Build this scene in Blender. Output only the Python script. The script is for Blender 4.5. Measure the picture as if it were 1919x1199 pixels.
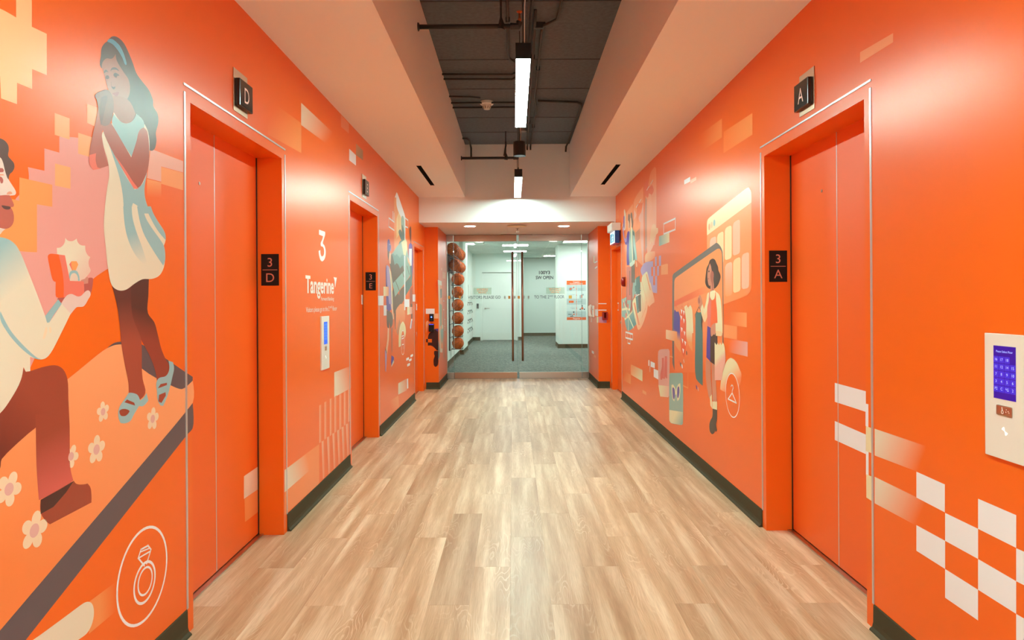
import bpy, bmesh, math, random
from mathutils import Vector, Matrix

for _o in list(bpy.data.objects):
    bpy.data.objects.remove(_o)
random.seed(7)
SC = bpy.context.scene
COL = SC.collection

# ------------------------------------------------------------------ camera, world, exposure
F, VX, VY, ROLL, EYE = 1280.0, 962.0, 560.0, 0.0061, 1.32
_cd = bpy.data.cameras.new('camera'); CAM = bpy.data.objects.new('camera', _cd); COL.objects.link(CAM)
CAM.matrix_world = Matrix.Translation((0, 0, EYE)) @ Matrix.Rotation(math.pi/2, 4, 'X') @ Matrix.Rotation(-ROLL, 4, 'Z')
_cd.sensor_width = 36; _cd.lens = F*36/1919; _cd.shift_x = -(VX-959.5)/1919; _cd.shift_y = (VY-599.5)/1919
_cd.clip_start = .05
SC.camera = CAM
W = bpy.data.worlds.new('world'); SC.world = W; W.use_nodes = True
W.node_tree.nodes['Background'].inputs[0].default_value = (1, .93, .88, 1)
W.node_tree.nodes['Background'].inputs[1].default_value = 0.0
SC.view_settings.view_transform = 'Standard'; SC.view_settings.look = 'None'
SC.view_settings.exposure = 0.3; SC.view_settings.gamma = 1; SC.view_settings.use_curve_mapping = False
SC.cycles.max_bounces = 12; SC.cycles.diffuse_bounces = 8; SC.cycles.glossy_bounces = 4; SC.cycles.transparent_max_bounces = 12
SC.cycles.sample_clamp_indirect = 6; SC.cycles.use_denoising = True
L_PENDANT, L_DOWN, L_TROFFER, L_BEHIND = 134.0, 32.0, 26.0, 34.0

# ------------------------------------------------------------------ measures (metres; camera at x 0, y 0, looking along +Y)
XL, XR, CEIL, LOWC, DECK = -1.30, 1.425, 2.73, 2.383, 3.46
DOORH = 2.12
Y0, BEAM, PIL, GL = -.9, 9.45, 10.05, 11.30
RXL, RXR = -.657, .79
PXL, PXR = -1.104, 1.248
BCEIL = 2.77

# ------------------------------------------------------------------ materials
def lin(c):
    return tuple(((v/255)/12.92 if v/255 <= .04045 else ((v/255+.055)/1.055)**2.4) for v in c)
MATS = {}
def mat(name, rgb=(200, 200, 200), rough=.5, metal=0, spec=.5, emit=None, es=0, bump=0, bscale=200, var=0, coat=0):
    if name in MATS: return MATS[name]
    m = bpy.data.materials.new(name); m.use_nodes = True; nt = m.node_tree; b = nt.nodes['Principled BSDF']
    c = (*lin(rgb), 1)
    b.inputs['Base Color'].default_value = c
    b.inputs['Roughness'].default_value = rough; b.inputs['Metallic'].default_value = metal
    b.inputs['Specular IOR Level'].default_value = spec
    if coat: b.inputs['Coat Weight'].default_value = coat
    if emit:
        b.inputs['Emission Color'].default_value = (*lin(emit), 1); b.inputs['Emission Strength'].default_value = es
    if bump or var:
        tc = nt.nodes.new('ShaderNodeTexCoord'); n = nt.nodes.new('ShaderNodeTexNoise')
        n.inputs['Scale'].default_value = bscale; n.inputs['Detail'].default_value = 4
        nt.links.new(tc.outputs['Object'], n.inputs['Vector'])
        if bump:
            bp = nt.nodes.new('ShaderNodeBump'); bp.inputs['Strength'].default_value = bump; bp.inputs['Distance'].default_value = .002
            nt.links.new(n.outputs['Fac'], bp.inputs['Height']); nt.links.new(bp.outputs['Normal'], b.inputs['Normal'])
        if var:
            r = nt.nodes.new('ShaderNodeValToRGB'); r.color_ramp.elements[0].position = .3; r.color_ramp.elements[1].position = .7
            r.color_ramp.elements[0].color = (*[v*(1-var) for v in c[:3]], 1); r.color_ramp.elements[1].color = (*[min(1, v*(1+var)) for v in c[:3]], 1)
            nt.links.new(n.outputs['Fac'], r.inputs['Fac']); nt.links.new(r.outputs['Color'], b.inputs['Base Color'])
    MATS[name] = m
    return m
ORANGE = (239, 106, 24)
WR = .30
M_OR = mat('orange_vinyl', ORANGE, WR, spec=.30, bump=.04, bscale=350)
M_ORD = mat('orange_door_paint', (238, 102, 28), .45)
M_WHITE = mat('white_ceiling_paint', (238, 240, 242), .8)
M_DECK = mat('dark_deck_paint', (96, 102, 112), .85, spec=.3, bump=.3, bscale=30, var=.12)
M_PIPE = mat('dark_pipe_paint', (48, 46, 48), .5)
M_BLACK = mat('black_plastic', (12, 11, 12), .45, spec=.3)
M_MATTE = mat('matte_black', (10, 10, 10), .95, spec=.05)
M_BLKM = mat('black_metal', (26, 27, 28), .35, 0)
M_SILVER = mat('silver_trim', (205, 205, 210), .3, .6)
M_STEEL = mat('brushed_steel', (190, 178, 168), .28, 1)
M_STEEL_REFL = mat('orange_reflection_steel', (178, 140, 118), .28, 1)  # stainless steel with the orange walls' reflection put into its colour
M_BASE = mat('dark_rubber_base', (70, 65, 46), .7, spec=.2)
M_RWALL = mat('white_room_wall', (226, 236, 230), .7)
M_WP = mat('white_plastic', (232, 230, 224), .35)
M_LED = mat('led_lens', (255, 255, 255), .5, emit=(214, 255, 242), es=L_PENDANT)
M_DL = mat('downlight_lens', (255, 255, 255), .5, emit=(255, 245, 228), es=L_DOWN)
M_TR = mat('troffer_lens', (255, 255, 255), .5, emit=(250, 255, 252), es=L_TROFFER)
M_BH = mat('added_fill_lens', (255, 255, 255), .5, emit=(232, 255, 252), es=L_BEHIND)  # lens of the unseen lamps added behind the camera
M_COPPER = mat('copper_fitting', (200, 110, 70), .35, 1)
M_RED = mat('red_plastic', (150, 20, 18), .3)
M_BALL = mat('basketball_rubber', (206, 92, 26), .6, spec=.3, bump=.5, bscale=500)
M_WOODB = None

def glass(name, tint=(.93, .97, .95), ior=1.5):
    m = bpy.data.materials.new(name); m.use_nodes = True; nt = m.node_tree; nt.nodes.clear()
    o = nt.nodes.new('ShaderNodeOutputMaterial'); mx = nt.nodes.new('ShaderNodeMixShader')
    t = nt.nodes.new('ShaderNodeBsdfTransparent'); g = nt.nodes.new('ShaderNodeBsdfGlossy'); f = nt.nodes.new('ShaderNodeFresnel')
    t.inputs[0].default_value = (*tint, 1); g.inputs['Roughness'].default_value = 0.01; f.inputs[0].default_value = ior
    nt.links.new(f.outputs[0], mx.inputs[0]); nt.links.new(t.outputs[0], mx.inputs[1]); nt.links.new(g.outputs[0], mx.inputs[2])
    nt.links.new(mx.outputs[0], o.inputs[0]); MATS[name] = m
    return m
M_GLASS = glass('green_tinted_glass')
M_EDGE = mat('glass_edge', (130, 165, 150), .2)
M_FILM = glass('frosted_film', (.88, .90, .85), 1.02)

def print_mat():
    m = bpy.data.materials.new('printed_vinyl'); m.use_nodes = True; nt = m.node_tree; b = nt.nodes['Principled BSDF']
    a = nt.nodes.new('ShaderNodeVertexColor'); a.layer_name = 'print'
    nt.links.new(a.outputs['Color'], b.inputs['Base Color']); b.inputs['Roughness'].default_value = WR; b.inputs['Specular IOR Level'].default_value = .30
    tc = nt.nodes.new('ShaderNodeTexCoord'); n = nt.nodes.new('ShaderNodeTexNoise'); n.inputs['Scale'].default_value = 350; n.inputs['Detail'].default_value = 4
    bp = nt.nodes.new('ShaderNodeBump'); bp.inputs['Strength'].default_value = .04; bp.inputs['Distance'].default_value = .002
    nt.links.new(tc.outputs['Object'], n.inputs['Vector']); nt.links.new(n.outputs['Fac'], bp.inputs['Height']); nt.links.new(bp.outputs['Normal'], b.inputs['Normal'])
    return m
M_PRINT = print_mat()

def wood_mat():
    m = bpy.data.materials.new('oak_vinyl_plank'); m.use_nodes = True; nt = m.node_tree; b = nt.nodes['Principled BSDF']; N = nt.nodes.new; L = nt.links.new
    tc = N('ShaderNodeTexCoord'); oi = N('ShaderNodeObjectInfo')
    mul = N('ShaderNodeVectorMath'); mul.operation = 'MULTIPLY'; mul.inputs[1].default_value = (1, 1, 1)
    off = N('ShaderNodeCombineXYZ'); mr = N('ShaderNodeMath'); mr.operation = 'MULTIPLY'; mr.inputs[1].default_value = 37.0
    L(oi.outputs['Random'], mr.inputs[0]); L(mr.outputs[0], off.inputs[0]); L(mr.outputs[0], off.inputs[1])
    add = N('ShaderNodeVectorMath'); add.operation = 'ADD'; L(tc.outputs['Object'], add.inputs[0]); L(off.outputs[0], add.inputs[1])
    def mapped(s):
        v = N('ShaderNodeVectorMath'); v.operation = 'MULTIPLY'; v.inputs[1].default_value = s; L(add.outputs[0], v.inputs[0]); return v.outputs[0]
    # broad tone streaks
    n1 = N('ShaderNodeTexNoise'); n1.inputs['Scale'].default_value = 1; n1.inputs['Detail'].default_value = 3; L(mapped((15, .9, 1)), n1.inputs['Vector'])
    r1 = N('ShaderNodeValToRGB'); e = r1.color_ramp.elements
    e[0].position = .3; e[0].color = (*lin((186, 151, 116)), 1); e[1].position = .72; e[1].color = (*lin((240, 222, 194)), 1)
    k = r1.color_ramp.elements.new(.5); k.color = (*lin((210, 180, 146)), 1)
    L(n1.outputs['Fac'], r1.inputs['Fac'])
    # cathedral rings
    n2 = N('ShaderNodeTexNoise'); n2.inputs['Scale'].default_value = 1; n2.inputs['Detail'].default_value = 2; n2.inputs['Roughness'].default_value = .45
    L(mapped((7, 1.3, 1)), n2.inputs['Vector'])
    mm = N('ShaderNodeMath'); mm.operation = 'MULTIPLY'; mm.inputs[1].default_value = 150; L(n2.outputs['Fac'], mm.inputs[0])
    n2b = N('ShaderNodeTexNoise'); n2b.inputs['Scale'].default_value = 1; n2b.inputs['Detail'].default_value = 2; L(mapped((60, 22, 1)), n2b.inputs['Vector'])
    mb = N('ShaderNodeMath'); mb.operation = 'MULTIPLY_ADD'; mb.inputs[1].default_value = 3.5; L(n2b.outputs['Fac'], mb.inputs[0]); L(mm.outputs[0], mb.inputs[2])
    sn = N('ShaderNodeMath'); sn.operation = 'SINE'; L(mb.outputs[0], sn.inputs[0])
    rr = N('ShaderNodeValToRGB'); rr.color_ramp.elements[0].position = .55; rr.color_ramp.elements[0].color = (0, 0, 0, 1); rr.color_ramp.elements[1].position = 1; rr.color_ramp.elements[1].color = (1, 1, 1, 1)
    L(sn.outputs[0], rr.inputs['Fac'])
    # mask so rings come and go
    n3 = N('ShaderNodeTexNoise'); n3.inputs['Scale'].default_value = 1; n3.inputs['Detail'].default_value = 1; L(mapped((6, 1.6, 5)), n3.inputs['Vector'])
    r3 = N('ShaderNodeValToRGB'); r3.color_ramp.elements[0].position = .48; r3.color_ramp.elements[1].position = .66; L(n3.outputs['Fac'], r3.inputs['Fac'])
    mk = N('ShaderNodeMath'); mk.operation = 'MULTIPLY'; L(rr.outputs['Color'], mk.inputs[0]); L(r3.outputs['Color'], mk.inputs[1])
    mk2 = N('ShaderNodeMath'); mk2.operation = 'MULTIPLY'; mk2.inputs[1].default_value = .6; L(mk.outputs[0], mk2.inputs[0])
    mx = N('ShaderNodeMixRGB'); mx.inputs[2].default_value = (*lin((240, 222, 196)), 1); L(mk2.outputs[0], mx.inputs[0]); L(r1.outputs['Color'], mx.inputs[1])
    # fine grain
    n4 = N('ShaderNodeTexNoise'); n4.inputs['Scale'].default_value = 1; n4.inputs['Detail'].default_value = 5; L(mapped((260, 9, 1)), n4.inputs['Vector'])
    r4 = N('ShaderNodeValToRGB'); r4.color_ramp.elements[0].position = .3; r4.color_ramp.elements[0].color = (.78, .74, .7, 1); r4.color_ramp.elements[1].position = .62; r4.color_ramp.elements[1].color = (1, 1, 1, 1)
    L(n4.outputs['Fac'], r4.inputs['Fac'])
    m4 = N('ShaderNodeMixRGB'); m4.blend_type = 'MULTIPLY'; m4.inputs[0].default_value = .8; L(mx.outputs[0], m4.inputs[1]); L(r4.outputs['Color'], m4.inputs[2])
    # plank to plank tone
    rp = N('ShaderNodeValToRGB'); rp.color_ramp.elements[0].color = (.76, .72, .68, 1); rp.color_ramp.elements[1].color = (1.04, 1.04, 1.03, 1)
    L(oi.outputs['Random'], rp.inputs['Fac'])
    m5 = N('ShaderNodeMixRGB'); m5.blend_type = 'MULTIPLY'; m5.inputs[0].default_value = 1; L(m4.outputs[0], m5.inputs[1]); L(rp.outputs['Color'], m5.inputs[2])
    L(m5.outputs[0], b.inputs['Base Color']); b.inputs['Roughness'].default_value = .36; b.inputs['Specular IOR Level'].default_value = .45
    bp = N('ShaderNodeBump'); bp.inputs['Strength'].default_value = .15; bp.inputs['Distance'].default_value = .001; L(n4.outputs['Fac'], bp.inputs['Height']); L(bp.outputs['Normal'], b.inputs['Normal'])
    return m
M_WOOD = wood_mat()

def carpet_mat():
    m = bpy.data.materials.new('office_carpet'); m.use_nodes = True; nt = m.node_tree; b = nt.nodes['Principled BSDF']
    tc = nt.nodes.new('ShaderNodeTexCoord'); n = nt.nodes.new('ShaderNodeTexNoise'); n.inputs['Scale'].default_value = 26; n.inputs['Detail'].default_value = 6; n.inputs['Roughness'].default_value = .8
    r = nt.nodes.new('ShaderNodeValToRGB'); r.color_ramp.elements[0].position = .35; r.color_ramp.elements[0].color = (*lin((70, 78, 76)), 1)
    r.color_ramp.elements[1].position = .66; r.color_ramp.elements[1].color = (*lin((150, 158, 148)), 1)
    k = r.color_ramp.elements.new(.5); k.color = (*lin((102, 111, 106)), 1)
    nt.links.new(tc.outputs['Object'], n.inputs['Vector']); nt.links.new(n.outputs['Fac'], r.inputs['Fac']); nt.links.new(r.outputs['Color'], b.inputs['Base Color'])
    b.inputs['Roughness'].default_value = .95; b.inputs['Specular IOR Level'].default_value = .1
    return m
M_CARPET = carpet_mat()

# ------------------------------------------------------------------ mesh helpers
WLOC = {}
def obj(name, bm, m, parent=None, loc=None, smooth=False, kind=None, label=None, cat=None, group=None):
    me = bpy.data.meshes.new(name)
    if isinstance(bm, bmesh.types.BMesh):
        vs = [v.co for v in bm.verts]
        if parent is not None: base = WLOC[parent.name]; o_loc = Vector((0, 0, 0)) if loc is None else Vector(loc) - base
        else: base = Vector((0, 0, 0)); o_loc = None
        if parent is None or loc is not None:
            if loc is None:
                xs = [v.x for v in vs]; ys = [v.y for v in vs]; zs = [v.z for v in vs]
                loc = Vector(((min(xs)+max(xs))/2, (min(ys)+max(ys))/2, min(zs)))
            loc = Vector(loc)
        sub = loc if loc is not None else base
        for v in bm.verts: v.co -= sub
        bmesh.ops.recalc_face_normals(bm, faces=bm.faces)
        bm.to_mesh(me); bm.free()
    if smooth:
        for p in me.polygons: p.use_smooth = True
    o = bpy.data.objects.new(name, me); COL.objects.link(o)
    if m is not None: me.materials.append(m)
    if parent is not None:
        o.parent = parent; o.location = o_loc; WLOC[o.name] = base + o_loc
    else:
        o.location = loc; WLOC[o.name] = Vector(loc)
    tag(o, label, cat, group, kind)
    return o
def tag(o, label=None, cat=None, group=None, kind=None):
    if label: o['label'] = label
    if cat: o['category'] = cat
    if group: o['group'] = group
    if kind: o['kind'] = kind
    return o
def thing(name, label, cat, loc, group=None, kind=None):
    o = bpy.data.objects.new(name, None); COL.objects.link(o); o.location = loc; o.empty_display_size = .1
    WLOC[o.name] = Vector(loc)
    return tag(o, label, cat, group, kind)
def dup(root, loc, label=None, rot=None):
    r = root.copy(); COL.objects.link(r); r.location = loc
    if rot is not None: r.rotation_euler = rot
    if label: r['label'] = label
    for ch in list(root.children):
        c = ch.copy(); COL.objects.link(c); c.parent = r
        for g in list(ch.children):
            d = g.copy(); COL.objects.link(d); d.parent = c
    return r
def NB(): return bmesh.new()
def box(bm, x0, x1, y0, y1, z0, z1, bev=0):
    if x0 > x1: x0, x1 = x1, x0
    if y0 > y1: y0, y1 = y1, y0
    if z0 > z1: z0, z1 = z1, z0
    vs = [bm.verts.new(p) for p in ((x0,y0,z0),(x1,y0,z0),(x1,y1,z0),(x0,y1,z0),(x0,y0,z1),(x1,y0,z1),(x1,y1,z1),(x0,y1,z1))]
    fs = [bm.faces.new([vs[i] for i in f]) for f in ((3,2,1,0),(4,5,6,7),(0,1,5,4),(1,2,6,5),(2,3,7,6),(3,0,4,7))]
    if bev:
        es = list({e for f in fs for e in f.edges})
        bmesh.ops.bevel(bm, geom=es, offset=bev, segments=2, affect='EDGES', profile=.6)
    return bm
def bx(*a, **k): return box(NB(), *a, **k)
def frame_axes(d):
    d = Vector(d).normalized(); a = Vector((0, 0, 1)) if abs(d.z) < .9 else Vector((1, 0, 0))
    u = d.cross(a).normalized(); return u, d.cross(u).normalized()
def tube(bm, pts, r, seg=10, closed=False, cap=True):
    pts = [Vector(p) for p in pts]; n = len(pts); rings = []
    for i, p in enumerate(pts):
        if closed: d = pts[(i+1) % n] - pts[i-1]
        else: d = pts[min(i+1, n-1)] - pts[max(i-1, 0)]
        if i == 0: u, v = frame_axes(d)
        else:
            d.normalize(); u = (u - d*u.dot(d)).normalized(); v = d.cross(u)
        rr = r[i] if isinstance(r, (list, tuple)) else r
        rings.append([bm.verts.new(p + (u*math.cos(2*math.pi*k/seg) + v*math.sin(2*math.pi*k/seg))*rr) for k in range(seg)])
    for i in range(n if closed else n-1):
        a, b = rings[i], rings[(i+1) % n]
        for k in range(seg): bm.faces.new((a[k], a[(k+1) % seg], b[(k+1) % seg], b[k]))
    if cap and not closed:
        bm.faces.new(list(reversed(rings[0]))); bm.faces.new(rings[-1])
    return bm
def lathe(bm, c, prof, axis='Z', seg=28):
    """prof: list of (radius, height); closed at both ends"""
    rings = []
    for r, h in prof:
        ring = []
        for k in range(seg):
            a = 2*math.pi*k/seg; x, y = r*math.cos(a), r*math.sin(a)
            p = {'Z': (x, y, h), 'X': (h, x, y), 'Y': (x, h, y)}[axis]
            ring.append(bm.verts.new((c[0]+p[0], c[1]+p[1], c[2]+p[2])))
        rings.append(ring)
    for a, b in zip(rings, rings[1:]):
        for k in range(seg): bm.faces.new((a[k], a[(k+1) % seg], b[(k+1) % seg], b[k]))
    bm.faces.new(rings[0]); bm.faces.new(rings[-1])
    return bm
def prism(bm, pts, n, t):
    """extrude planar polygon (3D points) by n*t"""
    n = Vector(n)*t
    a = [bm.verts.new(p) for p in pts]; b = [bm.verts.new(Vector(p)+n) for p in pts]
    bm.faces.new(a); bm.faces.new(list(reversed(b)))
    for i in range(len(a)):
        j = (i+1) % len(a); bm.faces.new((a[i], b[i], b[j], a[j]))
    return bm
def arc(cx, cy, r, a0, a1, n=8):
    return [(cx + r*math.cos(math.radians(a0+(a1-a0)*i/n)), cy + r*math.sin(math.radians(a0+(a1-a0)*i/n))) for i in range(n+1)]

# ------------------------------------------------------------------ planes of the place; a measured direction meets a plane in a point
SURF = {  # axis, value, normal, right, up
    'L': ('x', XL, (1, 0, 0), (0, 1, 0)), 'R': ('x', XR, (-1, 0, 0), (0, -1, 0)),
    'LD': ('x', -1.442, (1, 0, 0), (0, 1, 0)), 'LE': ('x', -1.443, (1, 0, 0), (0, 1, 0)), 'RD': ('x', 1.574, (-1, 0, 0), (0, -1, 0)),
    'LJ': ('y', 3.846, (0, -1, 0), (1, 0, 0)), 'RJ': ('y', 3.868, (0, -1, 0), (1, 0, 0)), 'EJ': ('y', 6.551, (0, -1, 0), (1, 0, 0)),
    'PL': ('y', PIL, (0, -1, 0), (1, 0, 0)), 'PS': ('x', PXL, (1, 0, 0), (0, 1, 0)), 'PRS': ('x', PXR, (-1, 0, 0), (0, -1, 0)),
    'G': ('y', GL-.006, (0, -1, 0), (1, 0, 0)), 'B': ('y', 18.2, (0, -1, 0), (1, 0, 0)),
    'D3': ('x', -1.381, (1, 0, 0), (0, 1, 0)), 'D4': ('x', 1.505, (-1, 0, 0), (0, -1, 0)),
}
def ray(x, y):
    dx, dy = x-VX, y-VY
    return Vector(((dx-ROLL*dy)/F, 1, -(dy+ROLL*dx)/F))
def at(s, x, y, off=0):
    ax, val, n, _ = SURF[s]; d = ray(x, y); n = Vector(n)
    t = val/d.x if ax == 'x' else val/d.y
    return Vector((0, 0, EYE)) + d*t + n*off
def xy_of(s, p):
    return (p.y, p.z) if SURF[s][0] == 'x' else (p.x, p.z)

FONT = None
def text_bm(txt, s, anchor, h, wscale=1.0, thick=.0004, bold=0.0, align='CENTER', off=.0012, shear=0, space=1):
    """flat lettering on surface s; anchor is a point; h = letter size in m"""
    cu = bpy.data.curves.new('t', 'FONT'); cu.body = txt; cu.size = 1; cu.align_x = align; cu.offset = bold; cu.fill_mode = 'FRONT' if True else 'BOTH'
    cu.resolution_u = 4; cu.space_character = space; cu.shear = shear
    t = bpy.data.objects.new('t', cu); COL.objects.link(t)
    dg = bpy.context.evaluated_depsgraph_get(); dg.update()
    me = bpy.data.meshes.new_from_object(t.evaluated_get(dg))
    _, _, n, u = SURF[s] if isinstance(s, str) else (0, 0, s[0], s[1])
    n, u = Vector(n), Vector(u)
    bm = NB(); bm.from_mesh(me)
    for v in bm.verts:
        x, y = v.co.x*h*wscale, v.co.y*h
        v.co = Vector(anchor) + u*x + Vector((0, 0, 1))*y + n*off
    bpy.data.objects.remove(t); bpy.data.meshes.remove(me); bpy.data.curves.remove(cu)
    return bm
# ================================================================== THE SETTING
# ---- left wall: solid lengths between the openings and the lintels over them
OPL = [(2.758, 3.846, DOORH, -1.442), (5.46, 6.551, DOORH, -1.443), (8.995, 9.84, 2.02, -1.381)]
OPR = [(2.766, 3.868, DOORH, 1.574), (9.04, 9.876, 2.015, 1.505)]
FW = .045
def wall_with_openings(name, x, sgn, ops, label):
    """x = visible plane, sgn = direction into the wall"""
    bm = NB(); t = .26; y = Y0
    for (a, b, h, _) in ops:
        a -= FW; b += FW
        box(bm, x, x+sgn*t, y, a, 0, DECK)
        box(bm, x, x+sgn*t, a, b, h+.055, DECK)
        y = b
    box(bm, x, x+sgn*t, y, GL+.1, 0, DECK)
    return obj(name, bm, M_OR, kind='structure', label=label)
WALL_L = wall_with_openings('wall_left', XL, -1, OPL, 'orange left lobby wall with a printed mural between the lift openings')
WALL_R = wall_with_openings('wall_right', XR, 1, OPR, 'orange right lobby wall with a printed mural between the openings')
# added unseen white cross corridor closes the place and lends neutral light from behind
cb = NB(); box(cb, -4.2, 4.2, -4.0, -3.85, 0, CEIL); box(cb, -4.2, -4.05, -3.85, Y0, 0, CEIL); box(cb, 4.05, 4.2, -3.85, Y0, 0, CEIL); box(cb, -4.2, XL-.26, Y0, Y0+.12, 0, CEIL); box(cb, XR+.26, 4.2, Y0, Y0+.12, 0, CEIL); box(cb, XL-.3, XR+.3, Y0-.1, Y0, CEIL, DECK)
obj('wall_added_corridor', cb, M_WHITE, kind='structure')
obj('ceiling_added_corridor', bx(-4.2, 4.2, -4.0, Y0, CEIL, CEIL+.1), M_WHITE, kind='structure')
obj('floor_added_corridor', bx(-4.2, 4.2, -4.0, Y0, -.06, 0), mat('added_corridor_floor', (196, 168, 134), .5), kind='structure')
for x_, lab in ((-2.4, 'left'), (.06, 'middle'), (2.5, 'right')):
    t = thing('added_fill_light', 'added square fill light in the unseen corridor behind the camera, %s one' % lab, 'ceiling light', (x_, -2.4, CEIL-.02), 'added corridor fill lights')  # lamp added out of view to brighten soffits and frontal faces
    obj('light_frame', bx(x_-.33, x_+.33, -2.73, -2.07, CEIL-.012, CEIL), M_WP, t); obj('light_diffuser', bx(x_-.3, x_+.3, -2.7, -2.1, CEIL-.016, CEIL-.012), M_BH, t)

# ---- pillars either side of the glass doors
PIL_L = obj('wall_left_pillar', bx(XL-.2, PXL, PIL, GL+.1, 0, LOWC), M_OR, kind='structure', label='orange pillar left of the glass doors')
PIL_R = obj('wall_right_pillar', bx(PXR, XR+.2, PIL, GL+.1, 0, LOWC), M_OR, kind='structure', label='orange pillar right of the glass doors')

# ---- floor of vinyl planks
FLOOR = obj('floor', bx(-1.62, 1.75, Y0, GL+.02, -.06, -.0065), mat('floor_bed', (120, 95, 70), .8), kind='structure', label='light oak vinyl plank lobby floor')
PW, PLN = .178, 1.255
def plank_mesh(w, l):
    g, d = .0006, .0007
    bm = NB()
    v = [bm.verts.new(p) for p in ((-w/2,-l/2,-.0065),(w/2,-l/2,-.0065),(w/2,l/2,-.0065),(-w/2,l/2,-.0065),
                                   (-w/2,-l/2,-d),(w/2,-l/2,-d),(w/2,l/2,-d),(-w/2,l/2,-d),
                                   (-w/2+g,-l/2+g,0),(w/2-g,-l/2+g,0),(w/2-g,l/2-g,0),(-w/2+g,l/2-g,0))]
    for f in ((8,9,10,11),(4,5,9,8),(5,6,10,9),(6,7,11,10),(7,4,8,11),(0,1,5,4),(1,2,6,5),(2,3,7,6),(3,0,4,7)): bm.faces.new([v[i] for i in f])
    me = bpy.data.meshes.new('plank'); bm.to_mesh(me); bm.free(); me.materials.append(M_WOOD); return me
_cache = {}
def plank(xa, xb, ya, yb):
    w, l = round(xb-xa, 4), round(yb-ya, 4)
    if w < .01 or l < .02: return
    if (w, l) not in _cache: _cache[(w, l)] = plank_mesh(w, l)
    o = bpy.data.objects.new('plank', _cache[(w, l)]); COL.objects.link(o); o.parent = FLOOR
    o.location = Vector(((xa+xb)/2, (ya+yb)/2, 0)) - WLOC[FLOOR.name]
for k in range(-9, 9):
    xa, xb = -.022+PW*k, -.022+PW*(k+1)
    off = 2.95 + PLN/3*((k+2) % 3) - 5*PLN
    xa, xb = max(xa, -1.6), min(xb, 1.73)
    j = 0
    while off + PLN*j < GL:
        a, b = max(off+PLN*j, Y0), min(off+PLN*(j+1), GL+.015)
        if b > a: plank(xa, xb, a, b)
        j += 1

# ---- ceilings
obj('ceiling_soffit_left', bx(XL, RXL, Y0, BEAM, CEIL, DECK), M_WHITE, kind='structure', label='lowered white soffit along the left wall')
obj('ceiling_soffit_right', bx(RXR, XR, Y0, BEAM, CEIL, DECK), M_WHITE, kind='structure', label='lowered white soffit along the right wall')
obj('ceiling_deck', bx(XL-.26, XR+.26, Y0-.15, GL+.2, DECK, DECK+.1), M_DECK, kind='structure', label='dark painted deck of the ceiling recess')
bmh = NB(); box(bmh, XL, XR, BEAM, GL+.14, LOWC, DECK)
obj('ceiling_bulkhead', bmh, M_WHITE, kind='structure', label='white bulkhead beam over the glass doors')
# faint board seams of the deck
sm = NB()
for yy in (3.6, 4.9, 6.1, 6.95, 8.05, 8.75): box(sm, RXL+.001, RXR-.001, yy, yy+.012, DECK-.004, DECK-.0005)
obj('ceiling_deck_seams', sm, M_PIPE, kind='structure')
# linear slots in the soffits
def slot(xc, y0, y1, label):
    t = thing('slot_diffuser', label, 'air vent', (xc, (y0+y1)/2, CEIL))
    w = .024
    obj('slot_opening', bx(xc-w+.004, xc+w-.004, y0, y1, CEIL-.0012, CEIL-.0002), M_MATTE, t)
    b = NB(); box(b, xc-w, xc-w+.004, y0-.004, y1+.004, CEIL-.003, CEIL); box(b, xc+w-.004, xc+w, y0-.004, y1+.004, CEIL-.003, CEIL)
    obj('slot_frame', b, M_MATTE, t)
slot(-.99, 7.2, 8.44, 'black linear slot in the left soffit')
slot(1.115, 7.2, 8.46, 'black linear slot in the right soffit')

# ---- baseboards with a coved toe
BH = .10
def baseboard(name, surf_x=None, y0=None, y1=None, sgn=1, surf_y=None, x0=None, x1=None, m=None, h=BH, parent=None):
    m = m or M_BASE
    prof = [(0, 0), (.022, 0), (.020, .006), (.010, .014), (.006, .03), (.005, h-.004), (.003, h), (0, h)]
    bm = NB()
    if surf_x is not None:
        a = [bm.verts.new((surf_x+sgn*p, y0, z)) for p, z in prof]; b = [bm.verts.new((surf_x+sgn*p, y1, z)) for p, z in prof]
    else:
        a = [bm.verts.new((x0, surf_y-p, z)) for p, z in prof]; b = [bm.verts.new((x1, surf_y-p, z)) for p, z in prof]
    bm.faces.new(a); bm.faces.new(list(reversed(b)))
    for i in range(len(a)): bm.faces.new((a[i], b[i], b[(i+1) % len(a)], a[(i+1) % len(a)]))
    return obj(name, bm, m, kind='structure')
SW = .012   # silver strip
for a, b in ((Y0, 2.758-FW-SW), (3.846+FW+SW, 5.46-FW-SW), (6.551+FW+SW, 8.995-FW-.004)): baseboard('baseboard_left', XL, a, b, 1)
for a, b in ((Y0, 2.766-FW-SW), (3.868+FW+SW, 9.04-FW)): baseboard('baseboard_right', XR, a, b, -1)
baseboard('baseboard_left', surf_y=PIL, x0=XL+.012, x1=PXL+.02); baseboard('baseboard_left', PXL, PIL-.02, GL-.03, 1)
baseboard('baseboard_right', surf_y=PIL, x0=PXR-.02, x1=XR-.012); baseboard('baseboard_right', PXR, PIL-.02, GL-.03, -1)

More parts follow.
